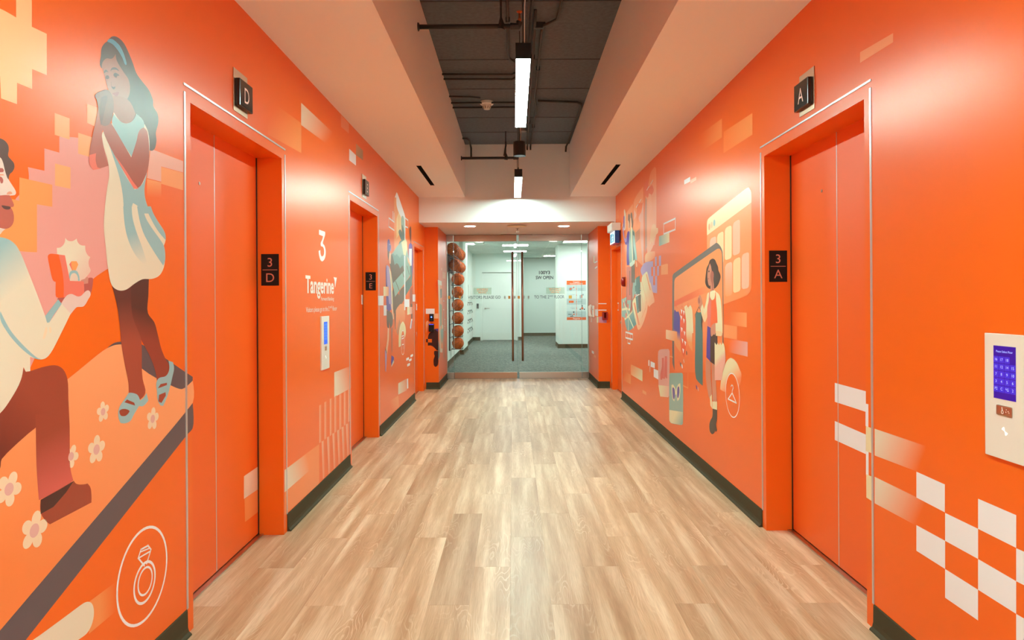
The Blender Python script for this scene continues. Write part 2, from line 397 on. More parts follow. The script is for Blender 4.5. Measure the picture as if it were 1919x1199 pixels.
# ---- lift doors and side doors
def opening(n, x, sgn, a, b, h, xd, label, panels=2, silver_top=True, frame_label=None, proud=.0):
    """x wall plane, xd door plane, sgn into the wall (-1 left, 1 right)"""
    t = thing('door_%d' % n, label, None, (xd, (a+b)/2, 0), kind='structure')
    p = x - sgn*proud
    for (u, v) in ((a-FW, a), (b, b+FW)): obj('door_jamb', bx(p, xd+sgn*.03, u, v, 0, h), M_OR, t)
    obj('door_head', bx(p, xd+sgn*.03, a-FW, b+FW, h, h+.055), M_OR, t)
    e = .003
    for (u, v) in ((a-FW-SW, a-FW), (b+FW, b+FW+SW)):
        obj('edge_strip', bx(x-sgn*e, x+sgn*.002, u, v, .10, h+.03), M_SILVER, t, label='thin silver edge strip')
    if silver_top: obj('edge_strip', bx(x-sgn*e, x+sgn*.002, a-FW-SW, b+FW+SW, h+.055, h+.064), M_SILVER, t, label='thin silver edge strip')
    if panels == 2:
        mid = (a+b)/2
        for (u, v) in ((a-.02, mid-.0015), (mid+.0015, b+.02)):
            obj('door_panel', bx(xd, xd+sgn*.028, u, v, .012, h+.02), M_ORD, t)
        obj('door_seam', bx(xd-sgn*.0006, xd+sgn*.004, mid-.0035, mid+.0035, .014, h), M_SILVER, t, label='silver seam between the door leaves')
        obj('door_edge', bx(xd-sgn*.004, xd+sgn*.004, b-.010, b-.001, 0.0, h), M_BLKM, t)
        obj('door_sill', bx(xd-sgn*.028, xd+sgn*.03, a, b, 0.0002, .008), M_STEEL, t, label='brushed metal sill')
        k = NB(); lathe(k, (xd, mid-.16*sgn*-1 if sgn < 0 else mid+.16, 1.86), [(.008, -.001), (.008, .002), (.004, .0025)] if sgn < 0 else [(.008, .001), (.008, -.002), (.004, -.0025)], 'X', 12)
        obj('key_hole', k, M_STEEL, t)
    else:
        obj('door_panel', bx(xd, xd+sgn*.04, a-.01, b+.01, .008, h+.01), M_ORD, t)
        obj('door_sill', bx(xd-sgn*.02, xd+sgn*.03, a, b, .0002, .006), M_STEEL, t)
    bk = NB(); box(bk, xd+sgn*.05, xd+sgn*.07, a-.05, b+.05, 0, h+.06)
    obj('shaft_backing', bk, M_BLACK, t)
    return t
D1 = opening(1, XL, -1, *OPL[0], 'orange two-leaf lift doors under the letter D')
D2 = opening(2, XL, -1, *OPL[1], 'orange two-leaf lift doors under the letter E')
D3 = opening(3, XL, -1, *OPL[2], 'orange side door beyond the far left mural', panels=1)
D4 = opening(4, XR, 1, *OPR[0], 'orange two-leaf lift doors under the letter A')
D5 = opening(5, XR, 1, *OPR[1], 'orange side door under the blue exit sign', panels=1)
kb = NB(); tube(kb, [(1.505, 9.12, 1.0), (1.45, 9.12, 1.0)], .009); lathe(kb, (1.45, 9.12, 1.0), [(.012, .01), (.024, 0), (.026, -.012), (.012, -.024)], 'X', 18)
obj('door_knob', kb, M_STEEL, D5)

# ---- glass doors
gd = thing('door_6', 'frameless glass double doors with steel rails at the end of the lobby', None, (.07, GL, 0), kind='structure')
ZT, ZB = LOWC-.004, .012
def pane(x0, x1, z0, z1, lab=None):
    o = obj('glass_pane', bx(x0, x1, GL-.005, GL+.005, z0, z1), M_GLASS, gd, label=lab); return o
pane(-.980, .060, .11, ZT-.105); pane(.090, 1.125, .11, ZT-.105); pane(PXL+.008, -.992, .11, ZT-.105); pane(1.137, PXR-.008, .11, ZT-.105)
for x0, x1, m in ((PXL+.004, -.99, M_STEEL), (-.978, .056, M_STEEL_REFL), (.094, 1.124, M_STEEL), (1.134, PXR-.004, M_STEEL)):
    obj('bottom_rail', bx(x0, x1, GL-.024, GL+.024, .008, .11, bev=.002), m, gd)
    obj('top_rail', bx(x0, x1, GL-.024, GL+.024, ZT-.105, ZT, bev=.002), m, gd)
for x in (-.985, .060, .088, 1.131):
    obj('pane_edge', bx(x-.0025, x+.0025, GL-.007, GL+.007, .11, ZT-.105), M_EDGE, gd)
obj('side_channel', bx(PXL, PXL+.01, GL-.015, GL+.015, 0, ZT), M_STEEL, gd); obj('side_channel', bx(PXR-.01, PXR, GL-.015, GL+.015, 0, ZT), M_STEEL, gd)
def pull(x, m, lab):
    for s in (-1, 1):
        y = GL + s*.065
        h = obj('pull_handle', tube(NB(), [(x, y, .30), (x, y, 2.10)], .017, 14), m, gd, smooth=True, label=lab)
        for z in (.55, 1.85):
            obj('handle_standoff', tube(NB(), [(x, GL+s*.005, z), (x, y, z)], .008, 10), M_STEEL, h)
pull(-.012, M_STEEL_REFL, 'long stainless pull handle of the left leaf'); pull(.150, M_STEEL_REFL, 'long stainless pull handle of the right leaf')
lk = NB(); lathe(lk, (.2, GL-.024, ZT-.05), [(.012, 0), (.012, -.004), (.006, -.005)], 'Y', 16)
obj('lock_cylinder', lk, M_STEEL, gd)
obj('door_stop', bx(-.2, .32, GL-.03, GL+.03, ZT, LOWC), M_BLACK, gd)

# ================================================================== OFFICE BEHIND THE GLASS
YB1, YB2, YBL = 21.8, 24.3, 18.2
obj('floor_carpet', bx(-1.5, 3.4, GL+.02, YB2+.1, -.06, -.001), M_CARPET, kind='structure', label='grey green carpet behind the glass doors')
for xw, ya, yb, lab in ((-1.285, GL+.12, 16.3, 'with the basketball rack'), (-1.2, 16.3, 17.9, 'projecting beyond the basketballs'), (-1.30, 17.9, YB1, 'with the hook rails')):
    obj('wall_left_office', bx(-1.5, xw, ya, yb, 0, BCEIL), M_RWALL, kind='structure', label='white office wall length ' + lab)
DX0, DX1, DHT = -1.0, .08, 2.17
bb = NB(); box(bb, -1.5, DX0, YB1, YB1+.12, 0, BCEIL); box(bb, DX0, DX1, YB1, YB1+.12, DHT, BCEIL); box(bb, DX1, .27, YB1, YB2+.1, 0, BCEIL)
obj('wall_back_office', bb, M_RWALL, kind='structure', label='white office wall with the white door')
obj('wall_end_office', bx(.27, 3.4, YB2, YB2+.12, 0, BCEIL), M_RWALL, kind='structure', label='far white office wall')
BLK = obj('wall_block_office', bx(1.2, 3.4, YBL, YBL+1.25, 0, BCEIL), M_RWALL, kind='structure', label='white office wall block with the tall poster')
obj('wall_right_office', bx(3.4, 3.52, GL+.02, YB2+.1, 0, BCEIL), M_RWALL, kind='structure')
fw2 = NB(); box(fw2, PXR+.0, 3.4, GL+.12, GL+.2, 0, BCEIL)
obj('wall_front_office', fw2, M_RWALL, kind='structure')
for kw in (dict(surf_x=-1.285, y0=GL+.12, y1=16.3, sgn=1), dict(surf_x=-1.2, y0=16.3, y1=17.9, sgn=1), dict(surf_y=16.3, x0=-1.285, x1=-1.19), dict(surf_x=-1.3, y0=17.9, y1=YB1, sgn=1),
           dict(surf_y=YB1, x0=-1.3, x1=DX0-.06), dict(surf_y=YB1, x0=DX1+.06, x1=.29), dict(surf_y=YB2, x0=.27, x1=3.4), dict(surf_y=YBL, x0=1.18, x1=3.4), dict(surf_x=1.2, y0=YBL-.02, y1=YBL+1.25, sgn=-1)):
    baseboard('baseboard_office', m=M_BASE, h=.11, **kw)
# office door
od = thing('door_7', 'white office door with a lever handle', None, ((DX0+DX1)/2, YB1, 0), kind='structure')
wd = mat('white_door_paint', (228, 234, 228), .5)
fr = NB(); box(fr, DX0-.06, DX0+.01, YB1-.02, YB1+.1, 0, DHT+.06); obj('door_jamb', fr, wd, od)
fr = NB(); box(fr, DX1-.01, DX1+.06, YB1-.02, YB1+.1, 0, DHT+.06); obj('door_jamb', fr, wd, od)
obj('door_head', bx(DX0+.01, DX1-.01, YB1-.02, YB1+.1, DHT, DHT+.06), wd, od)
obj('door_panel', bx(DX0+.012, DX1-.012, YB1+.03, YB1+.07, .01, DHT-.004), wd, od)
hl = NB(); lathe(hl, (DX0+.1, YB1+.03, 1.02), [(.026, 0), (.026, -.008), (.012, -.01), (.012, -.05), (.008, -.055)], 'Y', 18); tube(hl, [(DX0+.1, YB1-.02, 1.02), (DX0+.24, YB1-.02, 1.02)], .01)
obj('door_handle', hl, M_STEEL, od)
# office ceiling grid
oc = obj('ceiling_office', bx(-1.5, 3.5, GL+.14, YB2+.1, BCEIL+.02, BCEIL+.08), mat('grid_backing_grey', (120, 125, 120), .8), kind='structure', label='tiled office ceiling')  # grey slab behind the tile grid
mt = mat('ceiling_tile', (222, 230, 222), .9, bump=.3, bscale=90)
TX, TY = 1.2, .6
tile_me = None
tz = WLOC[oc.name]
troffers = [(-.31, .43, 17.98, 18.6), (-.31, .43, 20.3, 20.9), (-1.28, -.98, 17.4, 18.0), (1.25, 2.2, 16.9, 17.5), (1.0, 1.6, 22.6, 23.2), (1.25, 2.2, 13.2, 13.8), (-.31, .43, 13.6, 14.2)]
def tile(x0, x1, y0, y1):
    global tile_me
    g = .012
    if tile_me is None:
        b = bx(-TX/2+g, TX/2-g, -TY/2+g, TY/2-g, 0, .018, bev=.003); tile_me = bpy.data.meshes.new('ceiling_tile'); b.to_mesh(tile_me); b.free(); tile_me.materials.append(mt)
    o = bpy.data.objects.new('ceiling_tile', tile_me); COL.objects.link(o); o.parent = oc; o.location = Vector(((x0+x1)/2, (y0+y1)/2, BCEIL)) - tz
for i in range(4):
    for j in range(21):
        x0, y0 = -1.45+TX*i, 11.46+TY*j
        tile(x0, x0+TX, y0, y0+TY)
tb = NB()
for i in range(5): box(tb, -1.45+TX*i-.012, -1.45+TX*i+.012, 11.46, 24.2, BCEIL-.002, BCEIL+.012)
for j in range(22): box(tb, -1.45, 3.35, 11.46+TY*j-.012, 11.46+TY*j+.012, BCEIL-.003, BCEIL+.01)
obj('grid_bar', tb, mat('grid_white', (235, 238, 232), .6), oc)
TLAB = ['recessed office ceiling light, nearer of the two centre ones beyond the glass', 'recessed office ceiling light, farther of the two centre ones beyond the glass', 'recessed office ceiling light above the basketball wall',
        'recessed office ceiling light in front of the wall block', 'small recessed office ceiling light at the far end by the wall block', 'recessed office ceiling light just inside the right glass', 'recessed office ceiling light just inside the middle of the doors']
for (x0, x1, y0, y1), lab in zip(troffers, TLAB):
    t = thing('recessed_light', lab, 'ceiling light', ((x0+x1)/2, (y0+y1)/2, BCEIL-.02), 'recessed office lights')
    obj('light_diffuser', bx(x0+.03, x1-.03, y0+.03, y1-.03, BCEIL-.014, BCEIL-.006), M_TR, t)
    f = NB()
    for q in ((x0, x1, y0, y0+.03), (x0, x1, y1-.03, y1), (x0, x0+.03, y0+.03, y1-.03), (x1-.03, x1, y0+.03, y1-.03)): box(f, *q, BCEIL-.02, BCEIL-.002)
    obj('light_frame', f, M_WP, t)
# sprinklers of the office ceiling
for (x, y, lab) in ((-.75, 17.5, 'tiny sprinkler head in the office ceiling left of the centre lights'), (1.05, 22.3, 'tiny sprinkler head in the far office ceiling')):
    b = NB(); lathe(b, (x, y, BCEIL-.05), [(.02, 0), (.02, .004), (.006, .006), (.006, .03), (.03, .046), (.03, .05)], 'Z', 14)
    t_ = thing('ceiling_sprinkler', lab, 'sprinkler', (x, y, BCEIL-.05)); obj('sprinkler_body', b, M_STEEL, t_)
# card reader beside office door, access panel
rd = thing('card_reader', 'small dark card reader beside the white office door', 'card reader', (at('B', 895, 574).x*YB1/18.2, YB1, 1.08))
x = rd.location.x
obj('reader_body', bx(x-.03, x+.04, YB1-.03, YB1, 1.02, 1.18, bev=.006), mat('grey_plastic', (70, 76, 76), .4), rd)
obj('reader_window', bx(x-.012, x+.022, YB1-.032, YB1-.029, 1.10, 1.15), M_BLACK, rd)
ap = thing('access_panel', 'white access panel high on the office wall beyond the basketballs', 'panel', (-1.29, 20.6, 1.5))
obj('panel_frame', bx(-1.3, -1.285, 19.7, 21.3, 1.3, 1.74, bev=.003), M_WP, ap); obj('panel_door', bx(-1.285, -1.28, 19.76, 21.24, 1.34, 1.70), wd, ap)
# coat hooks rails
for i, z in enumerate((1.22, .98, .72, .46)):
    t = thing('hook_rail', 'thin dark hook rail on the white office wall, %s of the four' % ['topmost', 'second from the top', 'third from the top', 'lowest'][i], 'hook rail', (-1.28, 19.8, z), 'hook rails on the office wall')
    obj('rail', bx(-1.3, -1.285, 18.3, 21.2, z, z+.02), mat('grey_metal', (120, 128, 124), .4, .5), t)
    for y in (18.6, 19.3, 20.0, 20.7): obj('hook', tube(NB(), [(-1.288, y, z+.005), (-1.25, y, z-.01), (-1.235, y, z-.05), (-1.25, y, z-.075)], .007, 6), M_BLKM, t)

# ---- basketballs on their wall rack
R = .122
def ball_proto(loc, label):
    t = thing('basketball', label, 'basketball', loc, 'basketballs on the wall rack')
    bm = NB(); bmesh.ops.create_icosphere(bm, subdivisions=4, radius=R)
    for v in bm.verts: v.co += Vector(loc)
    obj('ball_shell', bm, M_BALL, t, smooth=True)
    s = NB(); n = 40; rr = R+.0002
    loops = [[(rr*math.cos(a), rr*math.sin(a), 0) for a in [2*math.pi*i/n for i in range(n)]], [(0, rr*math.cos(a), rr*math.sin(a)) for a in [2*math.pi*i/n for i in range(n)]]]
    for sg in (-1, 1):
        lp = []
        for i in range(n):
            a = 2*math.pi*i/n; d = Vector((sg*(.62 - .30*math.cos(2*a)), math.cos(a)*.8, math.sin(a)*.8)).normalized()*rr; lp.append(tuple(d))
        loops.append(lp)
    for lp in loops: tube(s, [Vector(p)+Vector(loc) for p in lp], .0028, 5, closed=True)
    obj('ball_seam', s, mat('ball_seam_black', (30, 20, 16), .6), t, label='black seams')
    k = NB()
    for (u, v, w_, h_) in ((.30, .42, .10, .05), (.44, .40, .05, .05), (.30, .30, .16, .03), (.34, .20, .12, .025)):
        q = []
        for du, dv in ((0, 0), (w_, 0), (w_, h_), (0, h_)):
            d = Vector((u+du*1.3, -.8, v+dv*1.3)).normalized()*(R+.0006); q.append(k.verts.new(d+Vector(loc)))
        k.faces.new(q)
    obj('ball_mark', k, mat('ball_mark_pale', (226, 214, 196), .6), t, label='small pale print')
    return t
ROWZ = [2.265, 2.0, 1.735, 1.465, 1.205, .937, .67, .42]
BX = -1.141
rn = ['top row', 'second row from the top', 'third row from the top']
spots = []
ordn = ['nearest the glass', 'second from the glass', 'third from the glass', 'fourth from the glass', 'fifth from the glass', 'sixth from the glass', 'seventh from the glass', 'farthest from the glass']
for i in range(8): spots.append((BX, 12.85+i*.262, ROWZ[0], 'orange basketball in the top row of the wall rack, %s' % ordn[i]))
for i, y in enumerate((13.45, 13.712, 14.45, 14.712)): spots.append((BX, y, ROWZ[1], 'orange basketball in the second row from the top of the wall rack, %s' % ['nearest', 'second', 'third', 'farthest'][i]))
for i, y in enumerate((14.0, 14.27)): spots.append((BX, y, ROWZ[2], 'orange basketball in the third row from the top of the rack, %s one' % ['nearer', 'farther'][i]))
for i, lab in enumerate(('just below the rows of several, topmost single one', 'second of the single ones from the top', 'middle one of the five single ones', 'second lowest of the column', 'lowest of the whole column')):
    spots.append((BX, 14.0-.25*(0 if i else 0), ROWZ[3+i], 'orange basketball on the wall rack, ' + lab))
pb = ball_proto(spots[0][:3], spots[0][3])
for i, s in enumerate(spots[1:]): dup(pb, s[:3], s[3], (random.uniform(-.5, .5), random.uniform(-.6, .6)+.5, random.uniform(-.4, .4)+.4))
pb.rotation_euler = (.2, .5, .5)
rk = thing('ball_rack', 'black wall rack with wire cradles that holds the basketballs', 'rack', (-1.28, 13.9, 0))
M_RK = mat('rack_black', (28, 34, 38), .4, .3)
for y in (13.55, 14.45): obj('rack_upright', bx(-1.2845, -1.262, y-.02, y+.02, .3, 2.4), M_RK, rk)
obj('rack_board', bx(-1.2845, -1.268, 12.7, 14.75, 1.85, 2.42), M_RK, rk, label='dark backing board behind the upper rows')
for z in ROWZ[3:]:
    b = NB()
    for dz in (-.119,):
        for dy in (-.05, .05): tube(b, [(-1.27, 14.0+dy, z+dz), (-1.05, 14.0+dy, z+dz-.0), (-1.04, 14.0+dy, z+dz+.03)], .006, 6)
        tube(b, [(-1.262, 13.55, z+dz), (-1.262, 14.45, z+dz)], .006, 6)
    obj('wire_cradle', b, M_RK, rk)
for z, ya, yb in ((ROWZ[0], 12.75, 14.75), (ROWZ[1], 13.35, 14.8), (ROWZ[2], 13.9, 14.4)):
    b = NB()
    for x in (-1.20, -1.10): tube(b, [(x, ya, z-.128), (x, yb, z-.128)], .005, 6)
    for y in (ya, (ya+yb)/2, yb): tube(b, [(-1.27, y, z-.128), (-1.09, y, z-.128)], .005, 6)
    obj('wire_cradle', b, M_RK, rk)

# ================================================================== CEILING THINGS
def pendant(y0, y1, label):
    xc, zb = .066, EYE+1.385
    t = thing('pendant_light', label, 'pendant light', (xc, (y0+y1)/2, zb), 'black linear pendants in the ceiling recess')
    w, h = .0445, .092
    hb = NB()
    box(hb, xc-w, xc+w, y0, y1, zb+.012, zb+h)
    for q in ((xc-w, xc-w+.003, y0, y1), (xc+w-.003, xc+w, y0, y1), (xc-w+.003, xc+w-.003, y0, y0+.003), (xc-w+.003, xc+w-.003, y1-.003, y1)): box(hb, *q, zb, zb+.012)
    obj('light_housing', hb, M_BLKM, t)
    obj('light_lens', bx(xc-w+.003, xc+w-.003, y0+.003, y1-.003, zb+.001, zb+.011), M_LED, t)
    for y in (y0+.06, y1-.06):
        c = NB(); tube(c, [(xc, y, zb+h), (xc-.004, y, DECK)], .004, 6); lathe(c, (xc, y, zb+h), [(.008, 0), (.006, .03)], 'Z', 10)
        obj('hanger_cable', c, M_PIPE, t)
    c = NB(); tube(c, [(xc+.008, y0+.09, zb+h), (xc+.012, y0+.10, zb+h+.25), (xc+.03, y0+.12, DECK)], .003, 6); obj('power_cord', c, M_WP, t)
    return t
pendant(3.94, 5.52, 'bright black linear pendant nearer the camera in the recess')
pendant(7.77, 9.34, 'bright black linear pendant farther, next to the white bulkhead')
pendant(.10, 1.68, 'black linear pendant behind and above the camera')
# cylinder spot
cs = thing('cylinder_downlight', 'black cylinder downlight hanging between the two pendants', 'downlight', (.069, 6.7, EYE+1.40))
zc = EYE+1.40; c = NB()
lathe(c, (.069, 6.7, zc), [(.054, .012), (.056, 0), (.061, 0), (.061, .135), (.058, .138)], 'Z', 32); obj('cylinder_body', c, M_BLKM, cs, smooth=False)
c = NB(); lathe(c, (.069, 6.7, zc), [(.053, .0015), (.053, .004)], 'Z', 28); obj('cylinder_lens', c, mat('spot_lens', (80, 96, 104), .2, emit=(200, 225, 235), es=.12), cs)
c = NB(); tube(c, [(.069, 6.7, zc+.138), (.065, 6.7, DECK)], .006, 8); obj('hanger_stem', c, M_PIPE, cs)
c = NB(); tube(c, [(.075, 6.7, zc+.138), (.085, 6.71, zc+.22), (.078, 6.7, zc+.33), (.085, 6.7, DECK)], .0035, 6); obj('power_cord', c, mat('tan_cord', (190, 150, 125), .6), cs)
# recessed downlights in the bulkhead soffit
for x, y, lab in ((-.625, 9.93, 'round recessed downlight left of the door axis'), (.745, 9.98, 'round recessed downlight right of the door axis')):
    t = thing('recessed_downlight', lab, 'downlight', (x, y, LOWC-.006), 'recessed downlights over the glass doors')
    b = NB(); lathe(b, (x, y, LOWC), [(.078, -.001), (.092, -.006), (.094, 0)], 'Z', 32); obj('downlight_trim', b, M_WP, t)
    b = NB(); lathe(b, (x, y, LOWC), [(.074, -.0072), (.074, -.0062)], 'Z', 32); obj('downlight_lens', b, M_DL, t)
# flat plate sensor and sprinkler near the doors
t = thing('ceiling_plate', 'thin round beige ceiling plate in front of the glass doors', 'ceiling plate', (.06, 9.9, LOWC-.01))
b = NB(); lathe(b, (.06, 9.9, LOWC), [(.13, -.014), (.142, -.0135), (.142, -.011), (.13, -.010)], 'Z', 36); obj('plate_disc', b, mat('beige_plastic', (246, 236, 206), .5), t)
b = NB(); lathe(b, (.06, 9.9, LOWC), [(.02, -.010), (.02, 0)], 'Z', 16); obj('plate_stem', b, M_WP, t)
t = thing('sprinkler', 'chrome pendent sprinkler in front of the glass doors', 'sprinkler', (.07, 10.3, LOWC-.06))
b = NB(); lathe(b, (.07, 10.3, LOWC), [(.03, -.004), (.032, 0)], 'Z', 20); obj('sprinkler_rose', b, M_STEEL, t)
b = NB(); tube(b, [(.07, 10.3, LOWC-.004), (.07, 10.3, LOWC-.03)], .011, 12); obj('sprinkler_body', b, M_STEEL, t)
b = NB(); tube(b, [(.055, 10.3, LOWC-.03), (.055, 10.3, LOWC-.052)], .003, 6); tube(b, [(.085, 10.3, LOWC-.03), (.085, 10.3, LOWC-.052)], .003, 6); lathe(b, (.07, 10.3, LOWC-.058), [(.034, 0), (.034, .003)], 'Z', 16); obj('sprinkler_deflector', b, M_STEEL, t)
# smoke detector on the deck
t = thing('smoke_detector', 'white round smoke detector on the dark ceiling deck', 'smoke detector', (-.275, 7.4, DECK-.07))
b = NB(); lathe(b, (-.275, 7.4, DECK), [(.066, -.035), (.072, -.03), (.072, -.002), (.07, 0)], 'Z', 32); obj('detector_base', b, M_WP, t)
b = NB(); lathe(b, (-.275, 7.4, DECK), [(.02, -.088), (.034, -.084), (.046, -.064), (.05, -.036), (.05, -.034)], 'Z', 28); obj('detector_dome', b, mat('white_plastic_grille', (224, 218, 212), .5), t)
b = NB()
for k in range(10):
    a = 2*math.pi*k/10; x, y = math.cos(a), math.sin(a)
    tube(b, [(-.275+.048*x, 7.4+.048*y, DECK-.058), (-.275+.035*x, 7.4+.035*y, DECK-.082)], .003, 5)
obj('detector_vent', b, M_BLACK, t)
t = thing('junction_cover', 'pale round junction box cover on the deck behind the near pendant', 'cover plate', (.135, 8.6, DECK-.03))
b = NB(); lathe(b, (.135, 8.6, DECK), [(.046, -.035), (.05, -.03), (.05, 0)], 'Z', 24); obj('cover_disc', b, mat('grey_cover', (120, 120, 116), .6), t)

# pipes and conduits
def conduit(pts, r, label, name='conduit', cat='pipe', m=None):
    t = thing(name, label, cat, pts[0])
    obj('pipe_run', tube(NB(), pts, r, 10), m or M_PIPE, t, smooth=True)
    return t
def straps(t, pts, r):
    for p in pts: obj('pipe_clamp', bx(p[0]-r*1.8, p[0]+r*1.8, p[1]-.012, p[1]+.012, p[2]-r*1.3, DECK), M_PIPE, t)
def sprinkler_pipe(y, h, x1, rodx, label, head):
    z = EYE+h; t = thing('sprinkler_pipe', label, 'pipe', (RXL, y, z))
    obj('pipe_run', tube(NB(), [(RXL-.0, y, z), (x1, y, z)], .0165, 12), M_PIPE, t, smooth=True)
    obj('pipe_elbow', tube(NB(), [(x1-.04, y, z), (x1+.015, y, z), (x1+.025, y, z+.03)], .024, 12), M_PIPE, t)
    obj('hanger_rod', tube(NB(), [(rodx, y, z+.015), (rodx, y, DECK)], .007, 8), M_PIPE, t)
    b = NB(); tube(b, [(rodx, y, z-.022), (rodx+.004, y, z+.01), (rodx, y, z+.06)], [.025, .024, .008], 8); obj('hanger_clamp', b, M_PIPE, t)
    b = NB(); lathe(b, (RXL, y, z), [(.03, 0), (.028, .008), (.02, .012)], 'X', 16); obj('pipe_collar', b, M_PIPE, t)
    if head:
        b = NB(); lathe(b, (x1+.025, y, z+.03), [(.010, 0), (.014, .02), (.008, .03), (.006, .06), (.02, .07), (.02, .073)], 'Z', 14); obj('sprinkler_nozzle', b, M_COPPER, t)
sprinkler_pipe(4.78, 1.907, .03, -.075, 'dark sprinkler pipe crossing above the near pendant', True)
sprinkler_pipe(8.72, 1.80, .05, -.085, 'dark sprinkler pipe in front of the recess end wall', False)
HZ = EYE+2.115
t = conduit([(-.03, Y0+.02, HZ), (-.03, 5.9, HZ), (-.02, 6.05, HZ+.01), (.02, 6.15, HZ+.02)], .009, 'thin conduit running along the deck left of the near pendant'); straps(t, [(-.03, 5.2, HZ)], .009)
conduit([(.127, Y0+.02, HZ), (.127, 6.6, HZ)], .008, 'thin conduit on the deck just right of the pendant line'); conduit([(.15, Y0+.02, HZ), (.15, 6.2, HZ)], .008, 'second thin conduit beside the pendant line, its right neighbour')
t = conduit([(.176, 5.05, HZ+.02), (.178, 5.2, HZ-.01), (.19, 7.3, HZ), (.205, 9.3, HZ), (.205, 9.43, HZ-.02), (.205, 9.43, HZ-.06)], .0105, 'long conduit right of the pendants, inner of the pair'); straps(t, [(.183, 6, HZ), (.197, 8.2, HZ)], .01)
t = conduit([(.36, Y0+.02, HZ), (.355, 4.95, HZ), (.34, 5.15, HZ-.01), (.25, 5.25, HZ-.015), (.237, 5.4, HZ), (.24, 7.2, HZ), (.265, 7.5, HZ), (.25, 9.3, HZ), (.25, 9.43, HZ-.02), (.25, 9.43, HZ-.06)], .0105, 'long conduit right of the pendants, outer of the pair with a loop'); straps(t, [(.24, 6.3, HZ), (.258, 8.4, HZ)], .01)
obj('conduit_bracket', bx(.17, .26, 5.28, 5.31, HZ-.02, HZ+.03), M_PIPE, label='small dark bracket tying the two long conduits', cat='bracket')
for y, nm in ((6.42, 'nearer'), (6.56, 'farther')): conduit([(RXL, y, HZ), (.0, y+.02, HZ), (.03, y+.03, HZ+.02)], .0095, 'crosswise conduit between soffit and near pendant, %s of the close pair' % nm)
conduit([(RXL, 7.12, HZ), (-.45, 7.14, HZ), (-.34, 7.22, HZ+.01)], .009, 'short crosswise conduit leading to the smoke detector')
for y, nm in ((7.36, 'nearer'), (7.54, 'farther')): conduit([(RXL, y, HZ), (.06, y, HZ)], .0105, 'crosswise conduit passing the smoke detector, %s one' % nm)
conduit([(.275, 7.3, HZ), (.70, 7.36, HZ), (.745, 7.42, HZ), (.76, 7.52, HZ), (.755, 9.2, HZ), (.74, 9.42, HZ-.02), (.735, 9.43, HZ-.09)], .0125, 'thick conduit turning along the right edge of the recess')
conduit([(RXL, 8.98, HZ), (-.60, 9.0, HZ), (-.575, 9.1, HZ), (-.575, 9.4, HZ), (-.57, 9.43, HZ-.03), (-.57, 9.43, HZ-.17)], .0125, 'short conduit dropping down the recess end wall on the left')
conduit([(-.09, 9.2, HZ), (-.09, 9.42, HZ), (-.10, 9.43, HZ-.05), (-.115, 9.43, HZ-.14)], .011, 'short conduit dropping down the recess end wall near the centre')
# ================================================================== SIGNS AND DEVICES
M_LETTER = mat('pale_letter', (226, 206, 198), .5)
M_LETW = mat('white_letter', (236, 232, 226), .5)
M_LETB = mat('copper_letter', (206, 130, 108), .4)
M_NAVY = mat('navy_letter', (38, 46, 62), .5)
M_GREYL = mat('slate_letter', (70, 84, 98), .5)
M_ORL = mat('orange_sign', (244, 100, 36), .5)
M_LACQ = mat('black_lacquer', (14, 12, 12), .16, spec=.6)
M_PLATE = mat('brushed_plate', (196, 160, 136), .3, .9)

def lantern(s, letter, yn, sgn):
    x = XL if s == 'L' else XR; d = -sgn           # d: out of the wall
    t = thing('lift_sign', 'black box sign with the letter %s on a metal plate above the lift doors' % letter, 'sign', (x, yn+.1, EYE+.89), 'lift letter signs')
    obj('backing_plate', bx(x+d*.001, x+d*.004, yn, yn+.165, EYE+.888, EYE+1.088, bev=.0006), M_PLATE, t)
    obj('sign_box', bx(x+d*.004, x+d*.026, yn+.018, yn+.178, EYE+.915, EYE+1.045, bev=.004), M_LACQ, t)
    obj('sign_letter', text_bm(letter, s, (x+d*.026, yn+.098, EYE+.942), .105, wscale=.86), M_LETTER, t)
lantern('L', 'D', 3.18, -1); lantern('L', 'E', 5.885, -1); lantern('R', 'A', 3.214, 1)

def jamb_plate(s, x0, x1, y0, y1, letter):
    a, b = at(s, x0, y0), at(s, x1, y1); y = a.y; cx = (a.x+b.x)/2; h = a.z-b.z; w = b.x-a.x
    t = thing('floor_plate', 'small black plate reading 3 and %s on the lift jamb' % letter, 'sign', (cx, y, b.z), 'lift jamb plates')
    obj('plate_body', bx(a.x, b.x, y-.003, y, b.z, a.z, bev=.0008), M_BLACK, t)
    obj('plate_numeral', text_bm('3', s, (cx, y-.003, b.z+h*.60), h*.40, wscale=1.0, off=.0004), M_LETB, t)
    obj('plate_letter', text_bm(letter, s, (cx, y-.003, b.z+h*.115), h*.40, wscale=1.0, off=.0004), M_LETB, t)
    obj('plate_line', bx(cx-w*.42, cx+w*.42, y-.0036, y-.003, b.z+h*.49, b.z+h*.507), M_LETB, t)
jamb_plate('LJ', 489.5, 523, 476, 535, 'D'); jamb_plate('EJ', 685, 704.4, 510, 544, 'E'); jamb_plate('RJ', 1441, 1475, 469.5, 528, 'A')

